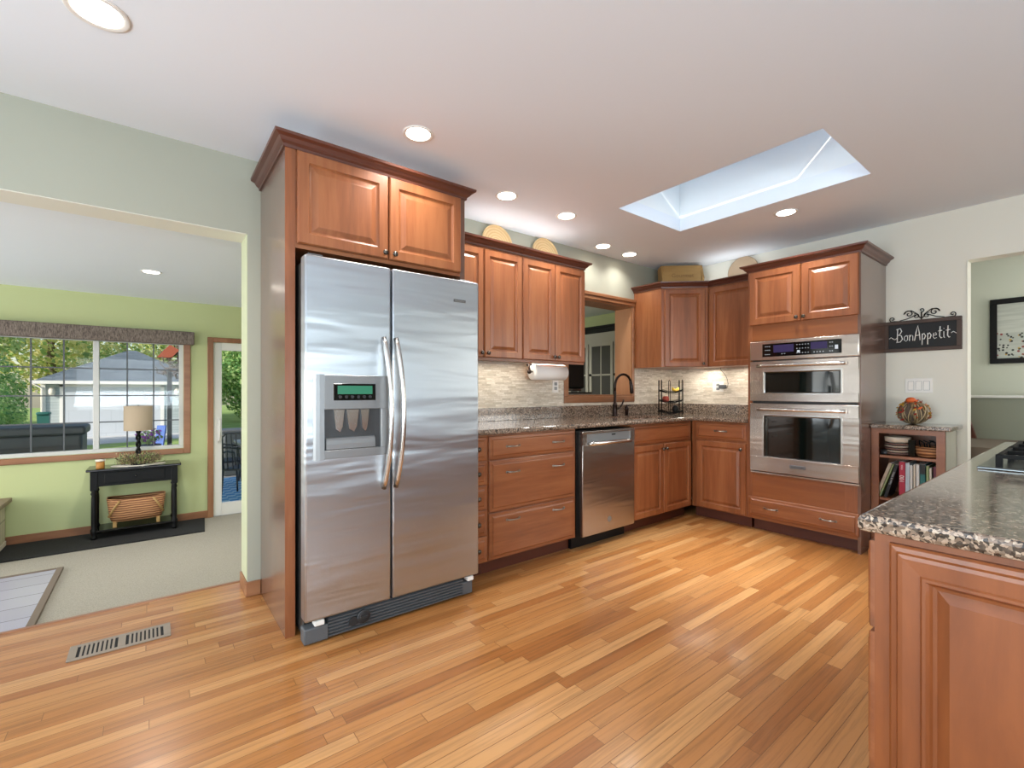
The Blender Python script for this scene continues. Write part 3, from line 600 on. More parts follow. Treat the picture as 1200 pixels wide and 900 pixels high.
# drawer fronts on the working side (+Y)
for a, b in ((.012, .50), (.51, .99), (1.0, 1.55), (1.56, 2.1)):
    for z0, z1 in ((.70, .875), (.40, .69), (.12, .39)):
        d = MB().panel(-b, -a, z0, z1, DRAW).build('drawer', 'cherry_h', t, rot=(0, 0, R(180))); pull(d, -(a + b) / 2, (z0 + z1) / 2 + .02)
mb = MB()
mb.prism([(-.022 + .0, .022), (-.022, -1.2), (2.16, -1.2), (2.16, .022)], .897, .932, .010); mb.build('countertop', 'granite', t)
# cooktop
k = thing('cooktop', 'black gas cooktop with cast iron grates on the island countertop', 'cooktop', (2.085, .252, .932))
MB().box(0, .76, -.53, 0, .0, .008, .003).build('base_plate', 'cooktop_plate', k)
def grate(x0, x1, y0, y1):
    mb = MB(); h = .045
    for (a, b) in ((x0, y0), (x1, y0), (x0, y1), (x1, y1)): mb.box(a - .008, a + .008, b - .008, b + .008, .008, h)
    for y in (y0, (y0 + y1) / 2, y1): mb.box(x0 - .01, x1 + .01, y - .006, y + .006, h - .012, h)
    for x in (x0, (x0 + x1) / 2, x1): mb.box(x - .006, x + .006, y0, y1, h - .012, h)
    for s1 in (-1, 1):
        xm = (x0 + x1) / 2 + s1 * (x1 - x0) / 4; mb.prism([(xm - .05, h), (xm, h + .008), (xm + .05, h)], (y0 + y1) / 2 - .004, (y0 + y1) / 2 + .004, axis='y')
    return mb.build('grate', 'black_iron', k)
grate(.06, .36, -.255, -.045); grate(.06, .36, -.485, -.275); grate(.40, .70, -.255, -.045); grate(.40, .70, -.485, -.275)
for x in (.22, .56):
    for y in (-.15, -.38): MB().lathe([(.045, .008), (.045, .016), (.035, .018), (.033, .026), (.001, .028)], (x, y, 0), 20).build('burner', 'black_iron', k)

# ================================================================== SMALL KITCHEN THINGS
# faucet
t = thing('faucet', 'tall arched dark bronze pull-down faucet behind the sink', 'faucet', (3.553, 2.925, ZT))
mb = MB(); mb.lathe([(.030, 0), (.030, .006), (.024, .012), (.022, .10), (.026, .105), (.020, .115), (.014, .13), (.013, .24)], (0, 0, 0), 18)
pts = [(0, 0, .23)] + [(.095 - .095 * math.cos(a), -.03 * (1 - math.cos(a)) / 2 * 1.6, .29 + .115 * math.sin(a)) for a in [math.pi * i / 12 for i in range(11)]]
mb.tube(pts, .012, 12); mb.build('spout', 'bronze', t)
e = Vector(pts[-1]); MB().tube([e, e + Vector((.01, -.004, -.05)), e + Vector((.016, -.006, -.115)), e + Vector((.018, -.006, -.13))], [.013, .017, .019, .016], 14).build('spray_head', 'bronze', t)
mb = MB(); mb.tube([(.02, 0, .07), (.05, -.01, .075), (.085, -.02, .115), (.10, -.025, .155)], [.012, .011, .007, .009], 10); mb.build('lever', 'bronze', t)
MB().lathe([(.018, 0), (.018, .05), (.022, .055), (.020, .085), (.008, .09), (.008, .10), (.001, .102)], (0, 0, 0), 16).tube([(0, 0, .095), (.045, -.02, .092)], .005, 8).build('soap_dispenser', 'bronze', None, 'small bronze soap pump on the counter right of the faucet', 'soap dispenser', loc=(3.73, 2.925, ZT))
# paper towel holder
t = thing('paper_towel_holder', 'bronze bracket under the wall cabinet holding the paper towels', 'holder', (2.44, 2.86, 1.40))
mb = MB(); mb.box(-.035, -.025, -.03, .03, -.015, .0); mb.tube([(-.03, 0, 0), (-.032, 0, -.03), (-.03, 0, -.062)], .009, 8); mb.sphere((-.03, 0, -.062), .018); mb.tube([(-.03, 0, -.062), (.37, 0, -.062)], .006, 8); mb.sphere((.375, 0, -.062), .014); mb.tube([(.375, 0, -.062), (.377, 0, -.02), (.375, 0, 0)], .007, 8); mb.build('bracket', 'bronze', t)
r_ = MB().lathe([(.020, 0), (.066, 0), (.066, .345), (.020, .345)], (0, 0, 0), 36, 'x').build('paper_towel_roll', 'paper', None, 'white roll of paper towels hanging under the wall cabinet', 'paper towels', loc=(2.445, 2.86, 1.338))
# outlets and switches
def plate(label, cat, loc, rz, w, h, kind, name):
    t = thing(name, label, cat, loc, rz); MB().box(-w / 2, w / 2, -.006, 0, -h / 2, h / 2, .003, 2).build('cover_plate', 'white_plastic', t)
    if kind == 'outlet':
        for z in (-.02, .02): MB().box(-.017, .017, -.0085, -.006, z - .014, z + .014, .002).build('socket', 'silver_plastic', t)
    else:
        n = kind
        for i in range(n):
            x = (i - (n - 1) / 2) * .046; MB().prism([(-.012, -.032), (-.007, .032), (-.006, .032), (-.006, -.032)], x - .016, x + .016, axis='x').build('rocker', 'rocker_white', t); MB().box(x - .0185, x + .0185, -.0066, -.006, -.0345, .0345).build('rocker_frame', 'silver_plastic', t)
    return t
plate('white wall outlet in the tile backsplash below the paper towels', 'outlet', (2.845, 3.018, 1.225), 0, .072, .115, 'outlet', 'power_outlet')
plate('cream triple rocker switch plate on the wall above the wicker pumpkin', 'light switch', (4.66, .878, 1.222), -90, .165, .115, 3, 'light_switch')
plate('white wall outlet on the green wall behind the console table', 'outlet', (-.445, YW, .085), 0, .05, .115, 'outlet', 'power_outlet')
t = plate('white wall outlet on the right tile backsplash with a grey plug in it', 'outlet', (4.648, 2.47, 1.225), -90, .115, .10, 'outlet', 'power_outlet')
t = thing('plug_adapter', 'grey plug adapter with a thin black cord up to the wall cabinet', 'plug', (4.64, 2.43, 1.225), -90)
MB().box(-.01, .055, -.045, .0, -.02, .02, .005, 2).build('plug', 'grey_plastic', t)
MB().tube([(.055, -.03, -.012), (.075, -.03, -.01), (.08, -.02, .03), (.065, -.012, .08), (.045, -.01, .12), (.02, -.01, .15), (.0, -.01, .17), (-.005, -.01, .195)], .0022, 6).build('cord', 'black', t)
# wire fruit rack in the corner
t = thing('wire_fruit_rack', 'black wire rack with fruit standing in the counter corner', 'rack', (4.31, 2.81, ZT), -45)
mb = MB(); H_ = .36; w = .105; d_ = .09
for x in (-w, w):
    mb.tube([(x, -d_, 0), (x, -d_, H_ - .015), (x, -d_ + .02, H_), (x, -d_ + .04, H_ - .015), (x, -d_ + .04, 0)], .0035, 6)
    mb.tube([(x, d_ - .04, 0), (x, d_ - .04, H_ - .015), (x, d_ - .02, H_), (x, d_, H_ - .015), (x, d_, 0)], .0035, 6)
mb.tube([(0, d_, 0), (0, d_, H_ - .015), (0.008, d_, H_), (.016, d_, H_ - .015), (.016, d_, 0)], .0035, 6)
mb.build('frame', 'black_iron', t)
for z in (.02, .13, .235):
    mb = MB()
    for x_ in (-w, w): mb.tube([(x_, -d_, z + .02), (x_, 0, z), (x_, d_, z + .02)], .003, 6)
    for k_ in range(7):
        y = -d_ + d_ * 2 * k_ / 6; zz = z + .02 * abs(y / d_); mb.tube([(-w, y, zz + .004), (-w * .4, y, zz - .015), (w * .4, y, zz - .015), (w, y, zz + .004)], .0025, 5)
    mb.build('basket_tier', 'black_iron', t)
TR = Matrix.Translation((4.31, 2.81, ZT)) @ Matrix.Rotation(R(-45), 4, 'Z')
def fruit(name, mb, mat, p, label, cat, grp=None, rot=(0, 0, 0)):
    return mb.build(name, mat, None, label, cat, grp, loc=TR @ Vector(p), rot=rot)
def apple(): return MB().lathe([(.001, .012), (.018, .004), (.032, .012), (.037, .035), (.030, .060), (.014, .066), (.003, .060)], (0, 0, 0), 16)
fruit('apple', apple(), 'apple', (-.05, -.01, .122), 'red apple on the middle tier of the wire rack', 'fruit')
fruit('banana', MB().tube([(-.06, 0, .03), (-.045, 0, .008), (-.015, 0, -.004), (.02, 0, -.002), (.045, 0, .014), (.055, 0, .03)], [.005, .015, .018, .018, .014, .005], 8), 'banana', (.05, -.01, .250), 'yellow banana on the top tier of the wire rack', 'fruit')
fruit('avocado', MB().sphere((0, 0, .04), .035, 1, 1, 1.2), 'black', (.05, 0, .012), 'dark fruit at the bottom of the wire rack', 'fruit')
# round trays on the cabinets
def tray(label, loc, rz, r=.155, mt='woven_tray'):
    t = thing('woven_tray', label, 'tray', loc, rz)
    MB().lathe([(.001, 0), (r - .012, 0), (r - .006, -.014), (r, -.016), (r, -.002), (r - .02, .006), (.001, .006)], (0, 0, r), 40, 'y').build('tray_disc', mt, t, rot=(R(-7), 0, 0))
    return t
tray('round woven tray on the wall cabinet nearest the refrigerator', (2.19, 2.985, 2.222), 0, .148)
tray('round woven tray on the wall cabinet beside the pass-through', (2.71, 2.985, 2.222), 0, .148)
tray('greyish round woven tray leaning on the right wall beside the oven tower', (4.615, 2.205, 2.222), -90, .148, 'tray_grey')
# wooden box
t = thing('wooden_bread_box', 'light wooden box with handwritten lettering on top of the corner cabinet', 'box', (4.37, 2.73, 2.222), -42)
mb = MB(); mb.prism([(-.10, 0), (.10, 0), (.10, .265), (-.03, .265), (-.10, .12)], -.21, -.19, axis='x'); mb.prism([(-.10, 0), (.10, 0), (.10, .265), (-.03, .265), (-.10, .12)], .19, .21, axis='x'); mb.box(-.19, .19, -.09, .10, .0, .012); mb.box(-.19, .19, .088, .10, .012, .26); mb.box(-.19, .19, -.035, .088, .252, .265); mb.build('box_sides', 'light_wood', t)
MB().prism([(-.098, .045), (-.088, .045), (-.036, .262), (-.046, .262)], -.19, .19, axis='x').build('front_lid', 'light_wood', t)
MB().box(-.225, .225, -.11, -.085, .0, .045, .003).build('front_rail', 'light_wood', t)
text('Gourmet', .06, 'cardboard', t, 'lettering', (0, -.0745, .150), (R(76), 0, 0), .001)
# chalkboard sign
t = thing('chalkboard_sign', 'wood framed black chalkboard sign with white Bon Appetit lettering', 'sign', (4.66, .861, 1.487), -90)
w, h = .226, .243
mb = MB(); mb.box(-w, w, -.022, -.002, 0, .028, .003); mb.box(-w, w, -.022, -.002, h - .028, h, .003); mb.box(-w, -w + .028, -.022, -.002, .028, h - .028); mb.box(w - .028, w, -.022, -.002, .028, h - .028); mb.build('sign_frame', 'sign_wood', t)
MB().box(-w + .02, w - .02, -.014, -.004, .02, h - .02).build('chalkboard', 'charcoal_board', t)
ST = {'~': ([[(0, 0), (.25, .18), (.5, 0), (.75, -.15), (1, .05)]], .9), 'B': ([[(.1, 0), (.15, 1.05)], [(.0, 1.0), (.45, 1.08), (.6, .85), (.4, .6), (.15, .55), (.55, .5), (.68, .22), (.45, 0), (.0, -.03)]], .75),
      'o': ([[(.3, .48), (.08, .35), (.05, .12), (.25, 0), (.42, .12), (.42, .35), (.28, .48), (.5, .42)]], .5), 'n': ([[(.05, 0), (.08, .48)], [(.08, .3), (.25, .48), (.4, .4), (.42, 0)]], .52),
      'A': ([[(.0, -.02), (.15, .6), (.35, 1.15), (.5, .6), (.58, 0)], [(.1, .38), (.55, .4)]], .66), 'p': ([[(.08, .48), (.06, -.4)], [(.07, .35), (.25, .5), (.42, .3), (.3, .05), (.07, .08)]], .5),
      'e': ([[(.06, .24), (.4, .3), (.3, .48), (.1, .4), (.05, .15), (.2, 0), (.42, .08)]], .48), 't': ([[(.2, .9), (.15, .15), (.3, 0), (.4, .05)], [(.0, .55), (.4, .58)]], .42), 'i': ([[(.08, .48), (.08, .05), (.18, 0)], [(.08, .68), (.09, .72)]], .22)}
mb = MB(); x = -.195; sc = .098
for chh in '~BonAppetit~':
    st, adv = ST[chh]; k_ = .05 / .098 if chh == '~' else 1
    for ln in st: mb.tube([(x + px * sc * (.5 if chh == '~' else .57), -.016, .078 + pz * sc * (.6 if chh == '~' else 1) + (.03 if chh == '~' else 0) + (x + .2) * .04) for px, pz in ln], .0032 if chh in 'BApt' else .0026, 6)
    x += adv * sc * (.46 if chh == '~' else .57) + .004
mb.build('chalk_lettering', 'chalk', t)
mb = MB()
def spiral(cx, cz, r0, turns, a0, s1=1):
    return [(cx + s1 * r0 * (1 - i / 22) * math.cos(a0 + turns * 2 * math.pi * i / 20), -.010, cz + r0 * (1 - i / 22) * math.sin(a0 + turns * 2 * math.pi * i / 20)) for i in range(21)]
for s1 in (-1, 1):
    mb.tube(spiral(s1 * .075, h + .05, .030, 1.3, 0, s1), .0035, 6); mb.tube(spiral(s1 * .032, h + .028, .022, 1.2, 1, s1), .003, 6)
    mb.tube([(s1 * .005, -.01, h + .01), (s1 * .03, -.01, h + .05), (s1 * .06, -.01, h + .075), (s1 * .09, -.01, h + .07), (s1 * .105, -.01, h + .05)], .0035, 6)
    mb.tube([(s1 * .03, -.01, h + .04), (s1 * .08, -.01, h + .015), (s1 * .13, -.01, h + .003)], .0035, 6); mb.tube(spiral(s1 * .175, h + .020, .020, 1.2, -1.2, s1), .0035, 6)
    mb.tube([(s1 * .13, -.01, h), (s1 * .16, -.01, h + .003), (s1 * .19, -.01, h + .003)], .003, 6)
mb.tube(spiral(0, h + .072, .018, 1.0, -1.57), .0035, 6); mb.tube([(0, -.01, h - .005), (0, -.01, h + .06)], .004, 6)
mb.build('scroll_ornament', 'black_iron', t)
# twig pumpkin
t = thing('wicker_pumpkin', 'orange and brown twig pumpkin decoration on the small granite top', 'decoration', (4.46, .872, .935))
mb = MB(); random.seed(11)
for i in range(64):
    a = 2 * math.pi * i / 64 + random.uniform(-.06, .06); rr = .082 + .012 * math.cos(a * 7) + random.uniform(-.005, .005); tw = random.uniform(-.35, .35)
    mb.tube([(rr * math.sin(u) * math.cos(a + tw * u), rr * math.sin(u) * math.sin(a + tw * u), .086 - .084 * math.cos(u)) for u in [math.pi * (.04 + .9 * j / 9) for j in range(10)]], .0034, 5, mi=i % 3)
mb.build('twig_body', ['twig', 'twig_pale', 'bark'], t)
MB().sphere((0, 0, .086), .072, 1, 1, 1.05).build('inner_fill', 'bark', t)
MB().sphere((-.02, .01, .178), .030, 1, 1, .75).build('orange_bow', 'orange', t)
mb = MB()
for i in range(110):
    a = random.uniform(0, 6.28); u = random.uniform(.15, 2.2); rr = .097; c0 = Vector((rr * math.sin(u) * math.cos(a), rr * math.sin(u) * math.sin(a), .088 + .092 * math.cos(u)))
    if c0.y > .035 or c0.y < -.02 or c0.z > .155:
        n_ = Vector((random.gauss(0, 1), random.gauss(0, 1), random.gauss(0, 1))).normalized(); tt = n_.cross(Vector((.3, .5, .8))).normalized(); bb = n_.cross(tt); s_ = random.uniform(.010, .022)
        v = mb._v([c0 - tt * s_, c0 - bb * s_ * .5, c0 + tt * s_, c0 + bb * s_ * .5]); fc = mb.bm.faces.new(v); fc.material_index = i % 3
mb.build('autumn_leaves', ['orange', 'gold', 'red_berry'], t)
# things on the shelves of the small cabinet   (front X 4.27, shelf z .706; base z .1)
def plates(z, n, label, h=.018, r=.075):
    for i in range(n):
        b = MB().lathe([(.04, 0), (.05, .003), (r, .012), (r + .002, h - .002), (r - .003, h), (.05, .007), (.001, .006)], (0, 0, 0), 28)
        b.build('plate', 'plate_cream' if i % 2 else 'plate_rim', None, label % ('' if n == 1 else ['lowest', 'second lowest', 'middle', 'second highest', 'topmost'][i]), 'plate', 'plates stacked in the shelf cabinet', loc=(4.375, .945, z + i * .0175))
plates(.707, 5, '%s plate of the stack on the upper shelf of the small cabinet')
MB().lathe([(.045, 0), (.074, .012), (.077, .045), (.074, .047), (.068, .014), (.001, .006)], (0, 0, 0), 28).build('bowl', 'plate_cream', None, 'cream bowl sitting on top of the stacked plates', 'bowl', loc=(4.375, .945, .707 + .0175 * 5 + .001))
t = thing('bread_basket', 'small oval woven basket on the upper shelf of the small cabinet', 'basket', (4.375, .76, .707))
MB().lathe([(.06, 0), (.078, .02), (.086, .075), (.080, .077), (.070, .02), (.001, .012)], (0, 0, 0), 30, 'z', .9, 1.0).build('basket_body', 'wicker', t)
mb = MB(); random.seed(5)
for i in range(14):
    a = random.uniform(0, 6.28); mb.tube([(.03 * math.cos(a), .05 * math.sin(a), .05), (.045 * math.cos(a) - .01, .06 * math.sin(a), .10), (.03 * math.cos(a + 1) - .02, .06 * math.sin(a + .5), .12)], .004, 5)
mb.build('dark_cord', 'black', t)
MB().box(-.01, .01, -.02, .02, 0, .12, .002).build('spotted_tin', 'black_gloss', None, 'narrow dark tin between the plates and the basket', 'tin', loc=(4.345, .856, .707))
MB().lathe([(.03, 0), (.034, .01), (.030, .035), (.001, .035)], (0, 0, 0), 16).build('glass_candle', 'dark_plastic', None, 'small dark candle jar left of the plates on the upper shelf', 'jar', loc=(4.345, 1.010, .707))
bks = [('book_tan', 'pale paperback leaning at the far left of the book shelf', .972, .020, .265, 18), ('book_green', 'thin greenish book leaning behind the pale paperback', .955, .010, .262, 18), ('book_black', 'black book with pale lettering leaning against the red book', .936, .020, .255, 15),
       ('book_red', 'thick red book with white lettering on its spine', .905, .034, .275, 0), ('book_blue', 'pale blue book standing right of the red book', .874, .024, .270, 0), ('book_white', 'white book standing right of the pale blue book', .853, .014, .255, 0), ('book_cream', 'thin cream book left of the white binder', .836, .010, .262, 0), ('book_white', 'white ring binder left of the black and teal book', .818, .018, .265, 0),
       ('book_teal', 'black and teal book on the book shelf', .791, .028, .270, 0), ('book_green', 'pale green book right of the teal book', .765, .014, .262, 0), ('book_cream', 'small cream book with dark marks', .749, .012, .248, 0), ('book_maroon', 'maroon book at the far right of the book shelf', .722, .024, .262, 0)]
for mt_, lb, y, w, hh, ln in bks:
    t = thing('book', lb, 'book', (4.305, y + hh * math.sin(R(ln)), .391 + (w / 2 * math.sin(R(ln)))), 0, 'cookbooks in the shelf cabinet'); t.rotation_euler = (R(ln), 0, 0)
    MB().box(0, .2, -w / 2, w / 2, 0, hh, .0015).build('cover', mt_, t); MB().box(.003, .202, -w / 2 + .002, w / 2 - .002, .003, hh + .0005).build('pages', 'paper', t)
    if mt_ == 'book_red': text('100', .036, 'chalk', t, 'lettering', (-.0008, 0, .15), (R(90), R(-90), R(-90))); text('COOK', .012, 'chalk', t, 'lettering', (-.0008, 0, .235), (R(90), R(-90), R(-90)))
    if mt_ == 'book_black': text('Food & Wine', .018, 'dot_white', t, 'lettering', (-.0008, 0, .15), (R(90), R(-90), R(-90)))
    if mt_ == 'book_teal': MB().box(-.0007, .0, -w / 2, w / 2, .20, hh).build('spine_band', 'book_black', t)
# hall picture
t = thing('framed_picture', 'black framed print of a busy beach scene on the hall wall', 'picture', (6.5, .69, 1.447), -90)
mb = MB(); w, h = .95, .625; mb.box(0, w, -.03, -.002, 0, .05, .004); mb.box(0, w, -.03, -.002, h - .05, h, .004); mb.box(0, .05, -.03, -.002, .05, h - .05); mb.box(w - .05, w, -.03, -.002, .05, h - .05); mb.build('picture_frame', 'black', t)
MB().box(.05, w - .05, -.012, -.004, .05, h - .05).build('print', 'art_print', t)
# floor register
t = thing('floor_register', 'brushed metal floor vent set in the wood floor before the opening', 'floor vent', (-.293, 2.768, 0))
w, h = .368, .155
mb = MB(); z0, z1 = .0, .006
mb.box(0, w, 0, .022, z0, z1, .002); mb.box(0, w, h - .022, h, z0, z1, .002); mb.box(0, .028, .022, h - .022, z0, z1); mb.box(w - .028, w, .022, h - .022, z0, z1); mb.box(w / 2 - .014, w / 2 + .014, .022, h - .022, z0, z1)
for s0, s1 in ((.028, w / 2 - .014), (w / 2 + .014, w - .028)):
    for i in range(1, 9): x = s0 + (s1 - s0) * i / 9; mb.box(x - .0045, x + .0045, .022, h - .022, z0, z1 - .001)
mb.build('vent_cover', 'register_metal', t); MB().box(.02, w - .02, .02, h - .02, .0005, .0015).build('vent_opening', 'black', t)

# recessed lights
LP = [(-.15, 2.18, .07, 1), (1.092, 2.19, .06, 0), (1.915, 2.512, .06, 0), (2.493, 2.52, .06, 0), (3.28, 2.84, .06, 0), (3.678, 2.85, .06, 0), (3.737, 1.463, .06, 0), (.3, -.6, .06, 0), (2.4, -.9, .06, 0), (-1.6, .6, .06, 0)]
LB = ['large recessed ceiling light at the upper left', 'recessed ceiling light above the refrigerator cabinet', 'recessed ceiling light over the wall cabinets, nearest the refrigerator', 'recessed ceiling light over the wall cabinets, second from the refrigerator', 'recessed ceiling light before the pass-through, left one of the pair', 'recessed ceiling light before the pass-through, right one of the pair', 'recessed ceiling light between the skylight and the oven tower', 'recessed ceiling light above the room behind the camera', 'recessed ceiling light over the far part of the island', 'recessed ceiling light over the left part of the room']
def can(x, y, z, r, label, power, col=(1, .955, .90)):
    t = thing('recessed_light', label, 'ceiling light', (x, y, z), 0, 'recessed lights in the ceiling')
    MB().lathe([(r * 1.0, -.001), (r * 1.22, -.006), (r * 1.3, -.004), (r * 1.32, 0), (r * 1.0, 0)], (0, 0, 0), 32, cap=False).build('trim_ring', 'white_paint', t)
    MB().cyl((0, 0, -.0035), r, .003, 32).build('lens', 'lamp_glow', t)
    l = area('ceiling spot', (x, y, z - .012), (0, 0, 0), r * 2, r * 2, power, col, 'DISK', 130)
for (x, y, r, _), lb in zip(LP, LB): can(x, y, ZC, r, lb, 2.6 if y > 2.7 else 6)
can(-.0, 4.86, ZCL, .055, 'recessed ceiling light in the living room near the window', 16)
for x, y in ((2.2, 5.0), (3.6, 4.6)): can(x, y, ZCL, .055, 'added unseen ceiling light in the living room, ' + ('middle one' if x < 3 else 'one behind the pass-through'), 16)  # two lights added out of view to brighten the living room
# lights lying on top of the wall cabinets, shining at the ceiling
for lb, x, y, a, ln, pw in (('thin white light bar on top of the wall cabinets left of the pass-through', 2.30, 2.86, 0, 1.1, 1.6), ('thin white light bar on top of the corner wall cabinets', 4.50, 2.33, -90, .75, 1.1), ('thin white light bar on top of the tall refrigerator cabinet', 1.0, 2.75, 0, .8, .8)):
    zc = 2.36 if 'refrigerator' in lb else 2.222
    MB().box(-ln / 2, ln / 2, -.02, .02, 0, .022, .004).build('light_bar', 'white_plastic', None, lb, 'light', loc=(x, y, zc), rot=(0, 0, R(a)))
    area('cabinet top light', (x, y, zc + .03), (R(180), 0, R(a)), ln - .05, .03, pw, (.92, .97, 1.0))
# under-cabinet strip lights
area('under cabinet strip', (2.2, 2.86, 1.405), (0, 0, 0), 1.2, .04, 3.0, (1, .9, .76)); area('under cabinet strip', (4.45, 2.62, 1.408), (0, 0, R(-45)), .4, .04, 2.2, (1, .92, .8)); area('under cabinet strip', (4.5, 2.1, 1.408), (0, 0, R(-90)), .4, .04, 1.8, (1, .92, .8))

# ================================================================== LIVING ROOM
t = thing('valance', 'long dark woven valance above the living room window', 'valance', (0, YW, 0))
MB().box(-3.2, .375, -.10, -.002, 1.692, 1.832, .006).build('valance_board', 'valance_cloth', t)
# console table
t = thing('console_table', 'black console table with turned legs and one drawer under the window', 'table', (-.12, 6.09, ZL + .012))
zt = .43 - ZL - .012
MB().box(-.37, .365, -.17, .165, zt - .022, zt, .006, 2).build('table_top', 'black_gloss', t)
MB().box(-.33, .325, -.135, .15, zt - .17, zt - .022).build('apron', 'black', t)
d = MB().box(-.24, .23, -.142, -.135, zt - .145, zt - .038, .003).build('drawer', 'black', t); MB().sphere((0, -.155, zt - .09), .011).build('knob', 'black_gloss', d)
prof = [(.022, 0), (.026, .02), (.018, .04), (.026, .06), (.028, .09), (.020, .11), (.022, .15), (.021, .40), (.018, .42), (.026, .44), (.018, .46), (.028, .475)]
for x in (-.315, .31):
    for y in (-.115, .13):
        mb = MB().lathe(prof, (x, y, 0), 14); mb.box(x - .027, x + .027, y - .027, y + .027, .475, zt - .022, .003); mb.build('leg', 'black', t)
MB().box(-.335, .33, -.135, .15, .065, .085, .003).build('lower_shelf', 'black_gloss', t)
# lamp
t = thing('table_lamp', 'table lamp with a beige drum shade and twisted black base', 'lamp', (-.105, 6.06, .43))
MB().lathe([(.116, .352), (.116, .600), (.113, .600), (.113, .352)], (0, 0, 0), 36, cap=False).build('lamp_shade', 'shade_cloth', t)
mb = MB(); mb.lathe([(.06, 0), (.06, .012), (.03, .02), (.016, .035)], (0, 0, 0), 20)
for ph in (0, math.pi): mb.tube([(.012 * math.cos(ph + z * 45), .012 * math.sin(ph + z * 45), z) for z in [.03 + .33 * i / 40 for i in range(41)]], .011, 8)
mb.lathe([(.004, .35), (.004, .61), (.001, .62)], (0, 0, 0), 8); mb.tube([(-.113, 0, .59), (.113, 0, .59)], .002, 5); mb.build('lamp_base', 'black', t)
# dried wreath + doily + candle
MB().lathe([(.001, 0), (.19, 0), (.192, .003), (.001, .004)], (0, 0, 0), 36, 'z', 1.15, .62).build('placemat', 'doily', None, 'pale oval mat on the console table under the lamp', 'mat', loc=(-.10, 6.06, .4305))
mb = MB(); random.seed(4)
for i in range(1100):
    a = random.uniform(0, 6.283); rr = random.gauss(.095, .026); c0 = Vector((rr * math.cos(a) * 1.15, rr * math.sin(a) * .8, random.uniform(.01, .085))); dv_ = Vector((math.cos(a) * random.uniform(.2, 1), math.sin(a) * random.uniform(.2, 1), random.uniform(.1, 1.2))).normalized() * random.uniform(.025, .055)
    mb.tube([c0, c0 + dv_], [.003, .0008], 3, mi=i % 4)
    if i % 4 == 0: mb.sphere(c0 + dv_, .006, seg=4, mi=(i // 4) % 4)
mb.build('dried_flower_wreath', ['twig', 'twig_pale', 'leaf_green', 'bark'], None, 'ring of dried flowers and berries around the lamp base', 'wreath', loc=(-.10, 6.05, .435))
t = thing('candle_jar', 'small amber candle jar with a pale lid on the console table', 'candle', (-.39, 5.99, .43))
MB().lathe([(.030, 0), (.032, .005), (.032, .070), (.001, .070)], (0, 0, 0), 20).build('jar', 'candle', t); MB().lathe([(.036, .070), (.038, .074), (.038, .086), (.001, .088)], (0, 0, 0), 20).build('lid', 'doily', t)
# basket
t = thing('wicker_basket', 'brown wicker basket on the lower shelf of the console table', 'basket', (-.115, 6.08, ZL + .098))
mb = MB(); prof = [(.86, .045), (.92, .10), (1.0, .27), (.965, .272), (.89, .10), (.82, .06)]
def rrect(s_, z, a=.235, b=.115, n=28): return [(a * s_ * math.copysign(abs(math.cos(q)) ** .5, math.cos(q)), b * s_ * math.copysign(abs(math.sin(q)) ** .5, math.sin(q)), z + .012 * (abs(math.cos(q)))) for q in [2 * math.pi * i / n for i in range(n)]]
mb.grid([rrect(s_, z) for s_, z in prof]); mb.build('basket_body', 'wicker', t)
mb = MB()
for s1 in (-1, 1): mb.tube([(s1 * .13, -.118, .262), (s1 * .17, -.122, .20), (s1 * .215, -.112, .11)], .011, 6, flat=.5)
mb.build('strap', 'light_wood', t)
mb = MB()
for x in (-.17, .17):
    for y in (-.08, .08): mb.box(x - .014, x + .014, y - .012, y + .012, .0, .055)
mb.build('foot', 'light_wood', t)
# rug, hearth pad, trunk
MB().prism([(-3.6, 5.70), (.432, 5.67), (.475, 6.255), (-3.6, 6.255)], ZL, ZL + .012).build('runner_rug', 'black_rug', None, 'long black runner rug along the green wall', 'rug')
t = thing('hearth_pad', 'grey tiled pad with a wooden border in the living room floor', 'tile pad', (0, 0, ZL))
MB().box(-3.4, -.60, 3.5, 5.16, .0, .014).build('tiles', 'hearth_tile', t)
mb = MB(); mb.box(-.60, -.56, 3.5, 5.19, 0, .020, .003); mb.box(-3.4, -.60, 5.16, 5.19, 0, .020, .003); mb.build('border', 'bark', t)
t = thing('trunk_bench', 'cream beadboard trunk with a brown wooden lid at the left edge', 'trunk', (-1.06, 5.86, ZL + .012))
MB().prism([(-.9, .395), (-.9, .395 - .0)] and [(-.22, .03), (.36, .03), (.36, .40), (-.22, .40), (-.26, .2)], -1.0, 0, axis='x').build('body', 'beadboard', t)
MB().box(-1.02, .04, -.27, .39, .40, .44, .005).build('lid', 'lid_wood', t)
MB().prism([(-.26, .01), (.36, .01), (.36, .05), (-.24, .05)], -1.005, .006, axis='x').build('base_band', 'doily', t)
